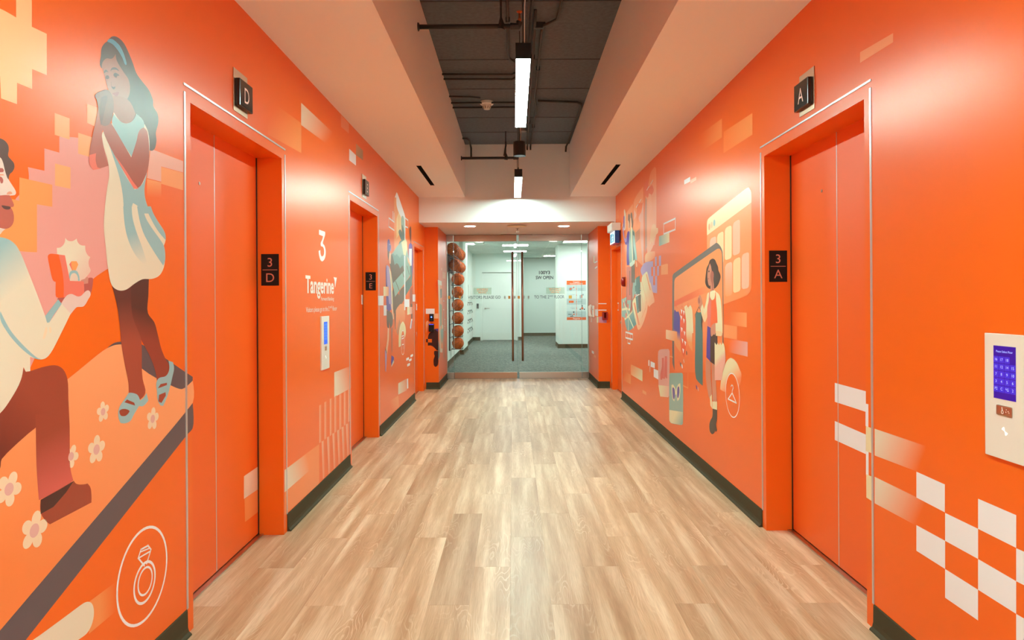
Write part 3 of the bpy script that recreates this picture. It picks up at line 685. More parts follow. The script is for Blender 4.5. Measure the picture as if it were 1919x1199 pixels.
# ---- touch panels
M_SCR = mat('blue_screen', (20, 10, 90), .15, emit=(48, 26, 190), es=.45)
M_SCR2 = mat('blue_screen_bright', (10, 40, 150), .15, emit=(16, 84, 225), es=.8)
M_KEY = mat('blue_key', (30, 20, 120), .15, emit=(66, 52, 226), es=.6)
M_DIG = mat('screen_text', (150, 170, 250), .4, emit=(150, 168, 250), es=.7)
M_PANEL = mat('white_glass_panel', (228, 226, 218), .18, spec=.6)
def touch_panel(s, yn, label, detailed):
    x = XL if s == 'L' else XR; d = 1 if s == 'L' else -1; w = .167 if detailed else .187
    z1, z0 = EYE-.110, EYE-.473
    t = thing('touch_panel', label, 'control panel', (x, yn+w/2, z0), 'lift call panels')
    obj('panel_plate', bx(x, x+d*.012, yn, yn+w, z0, z1, bev=.002), M_PANEL, t)
    f = x+d*.012
    ca = yn+w/2
    sw, sz1, sz0 = (.089, EYE-.145, EYE-.299) if detailed else (.085, EYE-.149, EYE-.302)
    sc = obj('touch_screen', bx(f, f+d*.0006, ca-sw/2, ca+sw/2, sz0, sz1), M_SCR if detailed else M_SCR2, t)
    rt = 1 if s == 'L' else -1      # reading direction along Y
    if detailed:
        rows = [('16', '17', '18', ''), ('11', '12', '14', '15'), ('7', '8', '9', '10'), ('3', '4', '5', '6'), ('P2', 'C', '*G', '2')]
        kh = (sz1-sz0)*.60/4.35; z = sz1-(sz1-sz0)*.19
        kb = NB(); tb = None
        for r, row in enumerate(rows):
            for c, k in enumerate(row):
                if not k: continue
                yc = ca + rt*(-.0335+.0223*c); zc = z-kh*(r+.5)
                box(kb, f+d*.0006, f+d*.001, yc-.0102, yc+.0102, zc-kh*.45, zc+kh*.45)
                q = text_bm(k, s, (f+d*.001, yc, zc-.0035), .0115, off=.0002)
                m_ = bpy.data.meshes.new('q'); q.to_mesh(m_); q.free()
                if tb is None: tb = NB()
                tb.from_mesh(m_); bpy.data.meshes.remove(m_)
        obj('screen_keys', kb, M_KEY, t); obj('screen_numerals', tb, M_DIG, t)
        obj('screen_text', text_bm('Please Select Floor', s, (f+d*.0006, ca, sz1-.019), .0088, off=.0003), M_DIG, t)
        obj('access_button', bx(f, f+d*.004, ca-.031, ca+.031, EYE-.345, EYE-.317, bev=.003), M_PLATE, t)
        b = text_bm('o', s, (f+d*.004, ca-rt*.004, EYE-.340), .022, off=.0004); obj('wheelchair_mark', b, M_LETW, t)
        b = NB()
        for (u, v) in ((.012, -.326), (.019, -.330), (.010, -.333), (.022, -.334)): box(b, f+d*.004, f+d*.0046, ca+rt*u-.0012, ca+rt*u+.0012, EYE+v-.0012, EYE+v+.0012)
        tube(b, [(f+d*.0045, ca-rt*.004, EYE-.331), (f+d*.0045, ca-rt*.006, EYE-.321)], .0009, 5); obj('braille_dots', b, M_LETW, t)
    else:
        b = NB()
        for k in range(6): box(b, f+d*.0006, f+d*.001, ca-sw*.42, ca+sw*.42, sz0+.03+k*.019, sz0+.045+k*.019)
        obj('screen_keys', b, mat('blue_key_bright', (20, 60, 180), .15, emit=(30, 105, 240), es=.9), t)
        obj('access_button', bx(f, f+d*.004, ca-.02, ca+.02, EYE-.345, EYE-.317, bev=.003), M_PLATE, t)
    b = NB()
    for a0 in (0, 90, 180, 270):
        y_, z_ = ca, EYE-.39
    for sg in (1, -1):
        pts = [(f+d*.0004, ca, EYE-.39)] + [(f+d*.0004, ca+sg*rt*(-.012*math.cos(math.radians(q))), EYE-.39+sg*.012*math.sin(math.radians(q))) for q in (20, 40, 60, 75)]
        prism(b, pts, (d, 0, 0), .0006)
    obj('sensor_mark', b, mat('lit_mark', (240, 255, 245), .3, emit=(235, 255, 240), es=.9), t)
touch_panel('R', 1.883, 'white lift touch panel with a blue number screen on the right wall', True)
touch_panel('L', 4.59, 'white narrow lift touch panel with a blue screen below the visitor lettering', False)

# ---- readers on the left pillar
def reader(x0, x1, y0, y1, label, kind):
    a, b = at('PL', x0, y0), at('PL', x1, y1); y = PIL
    t = thing('card_reader', label, 'card reader', ((a.x+b.x)/2, y, b.z), 'pillar readers')
    obj('reader_body', bx(a.x, b.x, y-.03, y, b.z, a.z, bev=.007), M_BLACK, t)
    cx = (a.x+b.x)/2
    if kind:
        k = NB(); lathe(k, (cx, y-.03, (a.z+b.z)/2+.008), [(.011, 0), (.011, -.001)], 'Y', 16); obj('reader_lamp', k, mat('blue_lamp', (60, 90, 255), .3, emit=(90, 130, 255), es=3), t)
        obj('reader_strip', bx(cx-.016, cx+.016, y-.031, y-.03, b.z+.02, b.z+.026), M_GREYL, t); obj('reader_strip', bx(cx-.02, cx+.02, y-.031, y-.03, a.z-.022, a.z-.017), M_GREYL, t)
    else:
        obj('reader_lamp', bx(a.x+.006, b.x-.006, y-.0312, y-.029, a.z-.014, a.z-.006), mat('violet_lamp', (80, 70, 220), .3, emit=(80, 70, 230), es=1.2), t)
        obj('reader_logo', bx(cx-.008, cx+.008, y-.031, y-.03, b.z+.012, b.z+.016), M_GREYL, t)
reader(804.8, 813.0, 588, 602, 'upper black card reader with a blue light on the left pillar', 1)
reader(803.8, 813.8, 606.5, 621.5, 'lower black card reader with a violet top edge on the left pillar', 0)
# fire alarm on the right pillar
a, b = at('PL', 1128.2, 584.5), at('PL', 1138.4, 599.2)
t = thing('fire_alarm', 'dark red fire alarm strobe on the front of the right pillar', 'fire alarm', ((a.x+b.x)/2, PIL, b.z))
cx = (a.x+b.x)/2
obj('alarm_body', bx(a.x, b.x, PIL-.035, PIL, b.z, a.z, bev=.006), M_RED, t)
k = NB(); box(k, cx-.014, cx+.014, PIL-.05, PIL-.033, b.z+.03, a.z-.012, bev=.004); obj('strobe_lens', k, mat('dark_red_lens', (70, 8, 8), .1), t)
k = NB()
for q in (-.03, -.024, .024, .03): box(k, cx+q-.0018, cx+q+.0018, PIL-.038, PIL-.035, b.z+.012, a.z-.012)
obj('alarm_ridge', k, mat('pale_red_plastic', (196, 70, 66), .3), t)  # ridges in a paler red than the body
# red device on the right wall beside the side door
t = thing('fire_bell', 'dark red rounded fire device low on the right wall beside the side door', 'fire alarm', (XR, 8.74, 1.47))
k = NB(); lathe(k, (XR, 8.74, 1.53), [(.05, 0), (.06, -.004), (.06, -.02), (.052, -.036), (.03, -.046), (.01, -.048)], 'X', 24); obj('bell_dome', k, M_RED, t, smooth=True)
obj('bell_base', bx(XR-.006, XR, 8.68, 8.80, 1.47, 1.59, bev=.002), mat('dark_red', (96, 16, 14), .4), t)
# intercom handset on the side of the right pillar
t = thing('wall_phone', 'white wall phone handset hung on the side of the right pillar', 'phone', (PXR, 10.62, 1.0))
obj('phone_base', bx(PXR-.022, PXR, 10.50, 10.66, 1.03, 1.21, bev=.008), M_WP, t)
k = NB(); tube(k, [(PXR-.04, 10.56, 1.035), (PXR-.066, 10.57, 1.06), (PXR-.07, 10.58, 1.12), (PXR-.066, 10.59, 1.19), (PXR-.04, 10.60, 1.215)], [.018, .026, .020, .026, .018], 12); obj('handset', k, M_WP, t, smooth=True)
k = NB(); lathe(k, (PXR-.022, 10.53, 1.15), [(.009, 0), (.009, -.003)], 'X', 12); obj('phone_dot', k, M_BLACK, t)
k = NB(); tube(k, [(PXR-.04+.008*math.cos(i*.9), 10.58+.008*math.sin(i*.9), 1.03-.0022*i) for i in range(36)], .0022, 5); obj('phone_cord', k, M_WP, t)
# exit sign over the right side door
t = thing('exit_sign', 'blue and white running-man exit sign box above the right side door', 'exit sign', (XR, 9.2, 2.05))
obj('sign_housing', bx(1.30, XR, 9.0, 9.42, 2.215, 2.32, bev=.012), M_WP, t)
obj('sign_box', bx(1.342, 1.402, 9.0, 9.43, 2.05, 2.215, bev=.003), mat('navy_acrylic', (16, 44, 92), .2, emit=(14, 50, 110), es=.25), t)
xx = 1.342
obj('sign_border', bx(xx-.0012, xx, 9.004, 9.426, 2.054, 2.211), mat('sign_white', (235, 248, 250), .4, emit=(225, 245, 252), es=.8), t)
obj('sign_field', bx(xx-.0022, xx-.0010, 9.024, 9.406, 2.072, 2.193), mat('sign_blue', (10, 120, 150), .4, emit=(12, 128, 160), es=.7), t)
k = NB()   # running man and doorway
def P2(y, z): return (xx-.0032, y, z)
def poly(bm, pts, th=.001): prism(bm, [P2(*p) for p in pts], (1, 0, 0), th)
mw = mat('sign_figure', (240, 252, 252), .4, emit=(235, 250, 252), es=1.0)
cc = 9.215
poly(k, [(cc+.012*math.cos(a_), 2.172+.012*math.sin(a_)) for a_ in [i*math.pi/6 for i in range(12)]])
poly(k, [(cc-.02, 2.158), (cc+.018, 2.152), (cc+.012, 2.118), (cc-.012, 2.118)]); poly(k, [(cc+.012, 2.122), (cc+.05, 2.102), (cc+.06, 2.080), (cc+.048, 2.080), (cc+.038, 2.094), (cc, 2.108)])
poly(k, [(cc-.012, 2.12), (cc-.045, 2.098), (cc-.030, 2.076), (cc-.022, 2.080), (cc-.030, 2.096), (cc+.004, 2.110)]); poly(k, [(cc-.02, 2.158), (cc-.055, 2.140), (cc-.050, 2.132), (cc-.016, 2.146)]); poly(k, [(cc+.018, 2.152), (cc+.052, 2.135), (cc+.047, 2.127), (cc+.016, 2.140)])
poly(k, [(9.06, 2.076), (9.08, 2.076), (9.08, 2.176), (9.15, 2.176), (9.15, 2.186), (9.06, 2.186)])
obj('running_figure', k, mw, t)
obj('sign_conduit', tube(NB(), [(1.41, 9.42, 2.31), (1.412, 9.44, 2.383)], .008, 8), M_WP, t)

# ---- lettering as thin vinyl
def fit_text(txt, s, xl, xr, zb, cap, parent, name='wall_lettering', m=None, bold=0.0, off=.0014, label=None):
    """lettering stretched between two measured columns, baseline height zb, capital height cap"""
    A, B = at(s, xl, 560), at(s, xr, 560)
    u = Vector(SURF[s][3]); wid = (B-A).dot(u)
    bm = text_bm(txt, s, (0, 0, 0), 1.0, bold=bold, align='LEFT', off=0)
    ds = [v.co.dot(u) for v in bm.verts]; lo, hi = min(ds), max(ds)
    k = wid/(hi-lo); hz = cap/.73; n = Vector(SURF[s][2])
    for v in bm.verts:
        v.co = A*1.0 + u*((v.co.dot(u)-lo)*k) + Vector((0, 0, zb-A.z+v.co.z*hz)) + n*off
    return obj(name, bm, m or M_LETW, parent, label=label)
fit_text('Tangerine', 'L', 572.3, 625.3, EYE+.048, .112, WALL_L, bold=.024, label='large white word on the left wall')
fit_text('Forward Banking', 'L', 601.5, 625.3, EYE-.003, .026, WALL_L, bold=.006)
fit_text('Visitors please go to the 2ⁿᵈ floor' if False else 'Visitors please go to the 2', 'L', 573, 616.6, EYE-.076, .034, WALL_L, bold=.004)
fit_text('nd', 'L', 617.6, 621.4, EYE-.058, .02, WALL_L)
fit_text('floor', 'L', 622.8, 631, EYE-.076, .034, WALL_L, bold=.004)
def zpx(s, x, y): return at(s, x, y).z
GZ = zpx('G', 900, 560)
fit_text('VISITORS PLEASE GO', 'G', 877, 938, zpx('G', 907, 559.6), .052, gd, 'glass_lettering', M_GREYL, .004, off=.001)
fit_text('TO THE 2', 'G', 1001, 1029.3, zpx('G', 1029, 559.0), .052, gd, 'glass_lettering', M_GREYL, .004, off=.001)
fit_text('ND', 'G', 1030, 1037, zpx('G', 1029, 556.0), .028, gd, 'glass_lettering', M_GREYL, 0, off=.001)
fit_text('FLOOR', 'G', 1039, 1057.3, zpx('G', 1029, 558.9), .052, gd, 'glass_lettering', M_GREYL, .004, off=.001)
fit_text('100Y3', 'G', 1010.5, 1031, zpx('G', 1020, 513.6), .056, gd, 'glass_lettering', M_NAVY, .022, off=.001)
fit_text('SW OPEN', 'G', 1004.3, 1037, zpx('G', 1020, 522.8), .054, gd, 'glass_lettering', M_NAVY, .018, off=.001)
M_YEL = mat('amber_film', (226, 168, 70), .5); M_PALE = mat('pale_film', (188, 204, 198), .6)
for x, m in ((841.5, M_YEL), (954.5, M_YEL), (972.3, M_YEL), (862, M_YEL)):
    p = at('G', x, 557); obj('glass_square', bx(p.x-.018, p.x+.018, p.y-.0012, p.y-.0002, p.z-.024, p.z+.024), m, gd, label='small amber square on the glass')
for x in (946, 964.5, 982, 990.5):
    p = at('G', x, 557); obj('glass_square', bx(p.x-.014, p.x+.014, p.y-.0012, p.y-.0002, p.z-.022, p.z+.022), M_PALE, gd, label='small pale square on the glass')
def note(x0, x1, y0, y1, label):
    a, b = at('G', x0, y0), at('G', x1, y1)
    t = thing('taped_note', label, 'notice', ((a.x+b.x)/2, a.y, b.z), 'frosted notices on the glass doors')
    obj('note_sheet', bx(a.x, b.x, a.y-.0012, a.y-.0004, b.z, a.z), M_FILM, t)
    k = NB(); w = b.x-a.x; h = a.z-b.z
    for r, ws in enumerate(((.17, .06, .22, .1), (.1, .12, .2, .08), (.18, .08, .12))):
        x = a.x+w*(.5-(sum(ws)+.03*len(ws))/2)
        for q in ws:
            box(k, x, x+w*q, a.y-.0018, a.y-.0012, a.z-h*(.22+.26*r)-h*.07, a.z-h*(.22+.26*r)+h*.05); x += w*(q+.03)
    obj('note_print', k, mat('faded_orange', (255, 214, 170), .6), t)
note(887.5, 921, 539, 551.5, 'small pale notice with faded orange lines on the left glass leaf')
note(1023.5, 1058, 538.5, 550.3, 'small pale notice with faded orange lines on the right glass leaf')
# tall poster on the wall block
a, b = at('B', 1061.8, 525.8), at('B', 1098.3, 599.3); y = YBL
t = thing('wall_poster', 'tall pale poster with orange top and bottom bands on the wall block', 'poster', ((a.x+b.x)/2, y, b.z))
w, h = b.x-a.x, a.z-b.z
def PR(u0, u1, v0, v1, d=.002): return (a.x+w*u0, a.x+w*u1, y-d-.0006, y-d, a.z-h*v1, a.z-h*v0)
obj('poster_sheet', bx(a.x, b.x, y-.002, y-.0002, b.z, a.z), mat('poster_paper', (214, 228, 226), .6), t)
k = NB(); box(k, *PR(0, 1, 0, .108)); box(k, *PR(0, 1, .93, 1)); obj('orange_band', k, M_ORL, t, label='orange bands')
k = NB()
for v in (.115, .46, .78): box(k, *PR(.0, 1, v, v+.15))
obj('pale_band', k, mat('poster_grey', (186, 204, 204), .6), t)
k = NB(); box(k, *PR(.1, .27, .375, .455, .0028)); obj('yellow_block', k, M_YEL, t)
k = NB()
box(k, *PR(.11, .36, .51, .565, .0028)); box(k, *PR(.5, .512, .12, .92, .0028))
for v in (.215, .37, .535, .70, .855): lathe(k, (a.x+w*.507, y-.003, a.z-h*v), [(.012, 0), (.012, -.0006)], 'Y', 12)
lathe(k, (a.x+w*.80, y-.003, a.z-h*.705), [(.035, 0), (.035, -.0006)], 'Y', 14); lathe(k, (a.x+w*.37, y-.003, a.z-h*.17), [(.016, 0), (.016, -.0006)], 'Y', 12); lathe(k, (a.x+w*.2, y-.003, a.z-h*.215), [(.022, 0), (.022, -.0006)], 'Y', 12)
box(k, *PR(.2, .37, .185, .195, .0028)); box(k, *PR(.33, .41, .84, .87, .003)); box(k, *PR(.75, .81, .36, .44, .003)); obj('orange_icons', k, M_ORL, t)
k = NB()
for u, v in ((.76, .645), (.32, .80)): lathe(k, (a.x+w*u+.02, y-.003, a.z-h*v), [(.02, 0), (.02, -.0008)], 'Y', 12)
box(k, *PR(.67, .73, .715, .745, .0032)); box(k, *PR(.88, .94, .715, .745, .0032)); box(k, *PR(.07, .26, .85, .865, .0032)); box(k, *PR(.18, .34, .895, .912, .0032)); box(k, *PR(.28, .30, .86, .90, .0032)); obj('dark_icons', k, M_NAVY, t)
k = NB()
for u0, u1, v in ((.58, .9, .20), (.58, .86, .22), (.58, .88, .24), (.14, .42, .355), (.58, .8, .52), (.58, .76, .54), (.18, .42, .69), (.26, .42, .71), (.58, .8, .855)): box(k, *PR(u0, u1, v, v+.006, .0028))
lathe(k, (a.x+w*.2, y-.0025, a.z-h*.215), [(.045, 0), (.045, -.0004)], 'Y', 16); box(k, *PR(.68, .73, .37, .455, .003)); box(k, *PR(.82, .88, .34, .38, .003)); obj('grey_lines', k, mat('poster_line', (140, 162, 166), .6), t)
s = ((0, -1, 0), (1, 0, 0))
obj('poster_lettering', text_bm('Tangerine', s, (a.x+w*.5, y-.003, a.z-h*.05), h*.042, off=.0004, bold=.02), M_LETW, t)
obj('poster_lettering', text_bm('Common Channels', s, (a.x+w*.5, y-.003, a.z-h*.09), h*.042, off=.0004, bold=.02), M_LETW, t)
obj('poster_lettering', text_bm('Tangerine', s, (a.x+w*.5, y-.003, a.z-h*.98), h*.045, off=.0004, bold=.02), M_LETW, t)
# ================================================================== PRINTED MURALS (flat print on the walls, each motif its own piece of vinyl)
class View:
    def __init__(s, ox, oy, k): s.ox, s.oy, s.k = ox, oy, k
    def __call__(s, x, y): return (s.ox+x/s.k, s.oy+y/s.k)
PX = View(0, 0, 1)
def smart(pts, n=4):
    """round the gentle bends of an outline, keep its corners"""
    N_ = len(pts); T = []
    for i in range(N_):
        a, b, c = Vector(pts[i-1]), Vector(pts[i]), Vector(pts[(i+1) % N_]); u, v = b-a, c-b
        if u.length < 1e-6 or v.length < 1e-6: T.append(None); continue
        T.append(((u.normalized()+v.normalized()).normalized(), u.length, v.length) if u.angle(v) < math.radians(52) else None)
    out = []
    for i in range(N_):
        j = (i+1) % N_; a, b = Vector(pts[i]), Vector(pts[j]); L = (b-a).length; out.append(tuple(a))
        if (T[i] is None and T[j] is None) or L < 1e-6: continue
        ta = T[i][0]*min(L, 1.6*T[i][1]) if T[i] else (b-a); tb = T[j][0]*min(L, 1.6*T[j][2]) if T[j] else (b-a)
        if not T[i]: ta = (b-a)*1.5-tb*.5
        if not T[j]: tb = (b-a)*1.5-ta*.5
        for k in range(1, n):
            t = k/n; t2, t3 = t*t, t*t*t
            out.append(tuple(a*(2*t3-3*t2+1)+ta*(t3-2*t2+t)+b*(3*t2-2*t3)+tb*(t3-t2)))
    return out
def pts_of(t):
    v = [float(q) for q in t.replace(',', ' ').split()]
    return list(zip(v[::2], v[1::2]))
def crom(pts, n=5):
    out = []; N_ = len(pts)
    for i in range(N_):
        p0, p1, p2, p3 = pts[i-1], pts[i], pts[(i+1) % N_], pts[(i+2) % N_]
        for j in range(n):
            t = j/n; t2, t3 = t*t, t*t*t
            out.append(tuple(.5*((2*p1[c])+(-p0[c]+p2[c])*t+(2*p0[c]-5*p1[c]+4*p2[c]-p3[c])*t2+(-p0[c]+3*p1[c]-3*p2[c]+p3[c])*t3) for c in (0, 1)))
    return out
PAL = dict(O=ORANGE, A=(244, 156, 92), P=(250, 194, 142), K=(228, 158, 152), C=(226, 216, 196), G=(96, 84, 90), B=(158, 72, 54), D=(84, 46, 42), M=(182, 92, 86),
           S=(150, 188, 196), S2=(112, 164, 190), W=(234, 237, 244), F=(236, 210, 180), FC=(222, 170, 164), T=(142, 178, 170), T2=(80, 118, 116), V=(176, 152, 204), V2=(88, 62, 160),
           H=(96, 78, 76), N=(70, 52, 46), L=(228, 210, 204), R=(232, 120, 104), Y=(232, 222, 182), X=(176, 96, 80), X2=(206, 136, 110), U=(110, 84, 70), A2=(240, 128, 66), PK=(236, 176, 160), GB=(112, 106, 104))
STEP = .00003
class Print:
    """one printed motif = one mesh; shapes later in the list lie on top"""
    def __init__(s, name, surf, parent, label=None, base=0):
        s.name, s.surf, s.parent, s.label = name, surf, parent, label; s.v = []; s.f = []; s.c = []; s.n = base
    def raw(s, P3, cols):
        i0 = len(s.v); s.v += P3; s.f.append(list(range(i0, i0+len(P3)))); s.c += cols
    def p(s, view, t, c, smooth=0, c2=None, g=None):
        pts = pts_of(t) if isinstance(t, str) else t
        if smooth: pts = crom(pts, 4)
        elif len(pts) >= 7: pts = smart(pts)
        q = [view(*a) for a in pts]
        if c2:
            g = [view(*a) for a in pts_of(g)]; (ax, ay), (bx_, by) = g; L2 = (bx_-ax)**2+(by-ay)**2
        # several bands along the gradient are not needed: colour is linear across the shape
        n = Vector(SURF[s.surf][2]); P3 = []; cols = []
        s.n += 1; off = .0003 + STEP*s.n
        c1 = lin(PAL.get(c, c) if isinstance(c, str) else c); cc2 = lin(PAL[c2] if isinstance(c2, str) else c2) if c2 else None
        if c2:   # split into strips so that the clamped blend is followed
            segs = 6; poly_ = q
            def tt(a): return ((a[0]-ax)*(bx_-ax)+(a[1]-ay)*(by-ay))/L2
            def clip(pl, lo, hi):
                for side, lim in ((1, lo), (-1, hi)):
                    if lim is None: continue
                    out = []
                    for i in range(len(pl)):
                        a, b = pl[i], pl[(i+1) % len(pl)]; da, db = side*(tt(a)-lim), side*(tt(b)-lim)
                        if da >= 0: out.append(a)
                        if da*db < 0:
                            k = da/(da-db); out.append((a[0]+(b[0]-a[0])*k, a[1]+(b[1]-a[1])*k))
                    pl = out
                    if len(pl) < 3: return []
                return pl
            for lo, hi in [(None, 0)]+[(i/segs, (i+1)/segs) for i in range(segs)]+[(1, None)]:
                pl = clip(poly_, lo, hi)
                if len(pl) < 3: continue
                cs = []
                for a in pl:
                    k = min(1, max(0, tt(a))); cs.append(tuple(c1[i]*(1-k)+cc2[i]*k for i in range(3)))
                s.raw([at(s.surf, *a)+n*off for a in pl], cs)
            return s
        s.raw([at(s.surf, *a)+n*off for a in q], [c1]*len(q))
        return s
    def circle(s, cx, cy, ry, c, c2=None, rz=None, n=28, a0=0, a1=360):
        """true circle on the wall: centre and vertical radius measured in the picture plane"""
        n_ = Vector(SURF[s.surf][2]); u = Vector(SURF[s.surf][3]); o = at(s.surf, cx, cy); r = abs(at(s.surf, cx, cy-ry).z-o.z)
        s.n += 1; off = .0003+STEP*s.n; col = lin(PAL[c] if isinstance(c, str) else c)
        P3 = [o+u*(r*math.cos(math.radians(a0+(a1-a0)*i/n)))+Vector((0, 0, r*math.sin(math.radians(a0+(a1-a0)*i/n))))+n_*off for i in range(n)]
        s.raw(P3, [col]*len(P3)); return s
    def ring(s, cx, cy, ry, th, c='W', n=48):
        n_ = Vector(SURF[s.surf][2]); u = Vector(SURF[s.surf][3]); o = at(s.surf, cx, cy); r = abs(at(s.surf, cx, cy-ry).z-o.z); k = abs(at(s.surf, cx, cy-th).z-o.z)
        s.n += 1; off = .0003+STEP*s.n; col = lin(PAL[c] if isinstance(c, str) else c)
        for i in range(n):
            q = []
            for (rr, j) in ((r, i), (r, i+1), (r-k, i+1), (r-k, i)):
                a = 2*math.pi*j/n; q.append(o+u*rr*math.cos(a)+Vector((0, 0, rr*math.sin(a)))+n_*off)
            s.raw(q, [col]*4)
        return s
    def stroke(s, view, t, w, c='W', closed=0):
        """line of width w (metres) along measured points"""
        q = [at(s.surf, *view(*a)) for a in (pts_of(t) if isinstance(t, str) else t)]; n_ = Vector(SURF[s.surf][2]); s.n += 1; off = .0003+STEP*s.n
        col = lin(PAL[c] if isinstance(c, str) else c)
        m = len(q)
        for i in range(m if closed else m-1):
            a, b = q[i], q[(i+1) % m]; d = (b-a)
            if d.length < 1e-6: continue
            d.normalize(); e = n_.cross(d)*(w/2); x = d*(w/2)
            s.raw([a-x-e+n_*off, b+x-e+n_*off, b+x+e+n_*off, a-x+e+n_*off], [col]*4)
        return s
    def flower(s, cx, cy, ry, rot=0, half=None):
        n_ = Vector(SURF[s.surf][2]); u = Vector(SURF[s.surf][3]); o = at(s.surf, cx, cy); R_ = abs(at(s.surf, cx, cy-ry).z-o.z)
        col = lin(PAL['F'])
        for k in range(6):
            s.n += 1; off = .0003+STEP*s.n; a0 = math.radians(rot+72*k); rr = R_*(.40 if k < 5 else .42)
            c_ = o+(u*math.cos(a0)+Vector((0, 0, math.sin(a0))))*(R_*.60 if k < 5 else 0)
            P3 = []
            for i in range(20):
                a = 2*math.pi*i/20; e, f_ = math.cos(a)*1.0, math.sin(a)*.88
                x_, z_ = e*math.cos(a0)-f_*math.sin(a0), e*math.sin(a0)+f_*math.cos(a0)
                P3.append(c_+u*(rr*x_)+Vector((0, 0, rr*z_))+n_*off)
            s.raw(P3, [col]*20)
        s.circle(cx, cy, ry*.36, 'FC', n=16); return s
    def done(s):
        me = bpy.data.meshes.new(s.name); base = WLOC[s.parent.name]
        c = sum(s.v, Vector())/len(s.v)
        want = Vector(SURF[s.surf][2]); faces = []
        me.from_pydata([tuple(v-c) for v in s.v], [], s.f)
        me.update()
        ca = me.color_attributes.new('print', 'FLOAT_COLOR', 'POINT')
        for i, q in enumerate(s.c): ca.data[i].color = (*q, 1)
        me.materials.append(M_PRINT)
        me.validate()
        o = bpy.data.objects.new(s.name, me); COL.objects.link(o); o.parent = s.parent; o.location = c-base; WLOC[o.name] = c
        if s.label: o['label'] = s.label
        return o
V1, V2, V3, V4, V5, V6 = View(0, 0, 2.997), View(0, 400, 2.997), View(0, 800, 3.006), View(320, 100, 2.997), View(320, 440, 2.997), View(320, 800, 3.006)
VH, VM, VB = View(180, 60, 8.56), View(0, 240, 4.61), View(60, 430, 7.05)

# ------------------------------ left wall, near length
g = Print('printed_pixels', 'L', WALL_L, 'peach and pink stepped pixel blocks of the mural')
g.p(V1, '-210 -30 0 48 90 98 90 -45 178 -10 178 150 262 190 262 422 180 388 180 500 95 465 95 585 5 552 0 430 -210 380', 'P')
g.p(PX, '111 256 146 258 205 268 212 400 208 500 187 513 173 524 135 585 95 620 56 690 56 640 30 520 25 380 52 345 52 313 83 320 83 278 111 286', 'K')
g.p(V1, '845 835 1028 905 1028 968 905 935 905 1020 825 1000', 'PK'); g.p(V1, '905 937 1028 970 1028 1068 905 1032', 'A'); g.p(V1, '825 1005 905 1024 905 1120 825 1100', 'A', c2='O', g='900 1020 895 1110')
g.p(VM, '165 425 450 490 450 680 318 658 318 1072 160 1060 0 1010 -60 1000 -60 600 100 612 165 628', 'A')
for t_ in ('306 634 390 665 390 783 306 757', '488 582 545 603 545 716 488 690', '438 745 530 775 505 882 438 862', '308 918 395 940 395 1060 308 1042'): g.p(V1, t_, (246, 170, 116))
g.done()
g = Print('printed_hill', 'L', WALL_L, 'printed amber path with a slate border')
g.p(PX, '201 652 213 643 227 640 265 645 347 697 361 706 361 730 345 735 320 725 265 695 225 680', 'G', )
g.p(PX, '-170 930 60 760 126 711 193 657 213 647 230 645 265 690 320 722 340 729 348 725 361 713 361 755 323 802 0 1181 -170 1381', (246, 166, 116), c2=(240, 132, 70), g='250 660 90 1080')
g.p(PX, '361 755 361 802 350 815 48 1199 -170 1472 -170 1381 0 1181 323 802', 'G')
g.done()
for cx, cy, ry, v, rot, lab in ((578, 1113, 19.5, V2, 95, 'upper left small'), (857, 1153, 21.5, V2, 80, 'under the right sandal'), (400, 165, 22, V3, 60, 'half hidden behind the knee'), (543, 127, 27, V3, 85, 'beside the trouser leg'),
                            (50, 350, 33, V3, 60, 'large one at the left edge'), (193, 583, 36, V3, 75, 'largest, below the shoe')):
    x_, y_ = v(cx, cy); Print('printed_flower', 'L', WALL_L, 'printed cream flower, ' + lab, 4).flower(x_, y_, ry, rot).done()
g = Print('printed_kneeling_figure', 'L', WALL_L, 'printed bearded person kneeling in a cream shirt holding out a ring box', 6)
g.p(PX, '-150 900 -130 760 -60 770 0 773 20 747 38 712 43 688 48 697 57 695 87 686 107 685 118 692 126 710 128 750 129.4 780 90 790 66.8 801 3 860 0 877 -60 960 -150 1010', 'B', c2=(116, 52, 44), g='80 760 0 850')
g.p(PX, '66 776 129.2 776 130.2 800 131.5 877 137 900 122 912 72.5 937 68 870 66.8 801', 'B', c2=(206, 96, 86), g='80 820 125 900')
g.p(V3, '228 410 415 303 430 320 470 323 492 318 508 340 514 380 514 425 280 548 250 520 228 480', 'B', 0); g.p(V3, '228 410 330 355 415 303 370 370 300 450 228 490', (78, 48, 46))
# ring box hand
g.p(VB, '325 243 375 235 425 180 437 110 470 145 520 155 560 140 588 118 600 165 640 205 700 212 705 280 735 340 768 365 745 420 750 480 772 540 745 590 700 640 640 700 480 700 430 340 330 325', 'C', c2=(226, 196, 182), g='500 350 740 550')
g.p(VB, '640 680 680 655 700 650 720 625 740 640 738 715 690 760', (206, 142, 128), 1); g.p(VB, '678 720 738 712 742 640 775 635 798 640 805 655 795 760 770 860 680 870', 'M')
g.p(VB, '330 920 345 896 430 896 440 925 375 975', 'M')
g.p(VB, '205 365 212 338 240 320 350 330 412 660 415 897 330 898 312 882 310 690 285 683 262 645', (244, 100, 44)); g.p(VB, '350 332 432 342 498 678 680 685 680 850 640 885 560 875 430 897 415 897 412 660', 'R')
g.p(VB, '488 460 518 418 585 418 608 462 575 540 525 540', 'A'); g.p(VB, '488 460 518 418 515 470 535 540 525 540', 'R')
g.p(VB, '486 620 500 560 545 537 590 550 615 600 627 678 605 678 595 610 565 578 530 580 508 610 498 660', 'S')
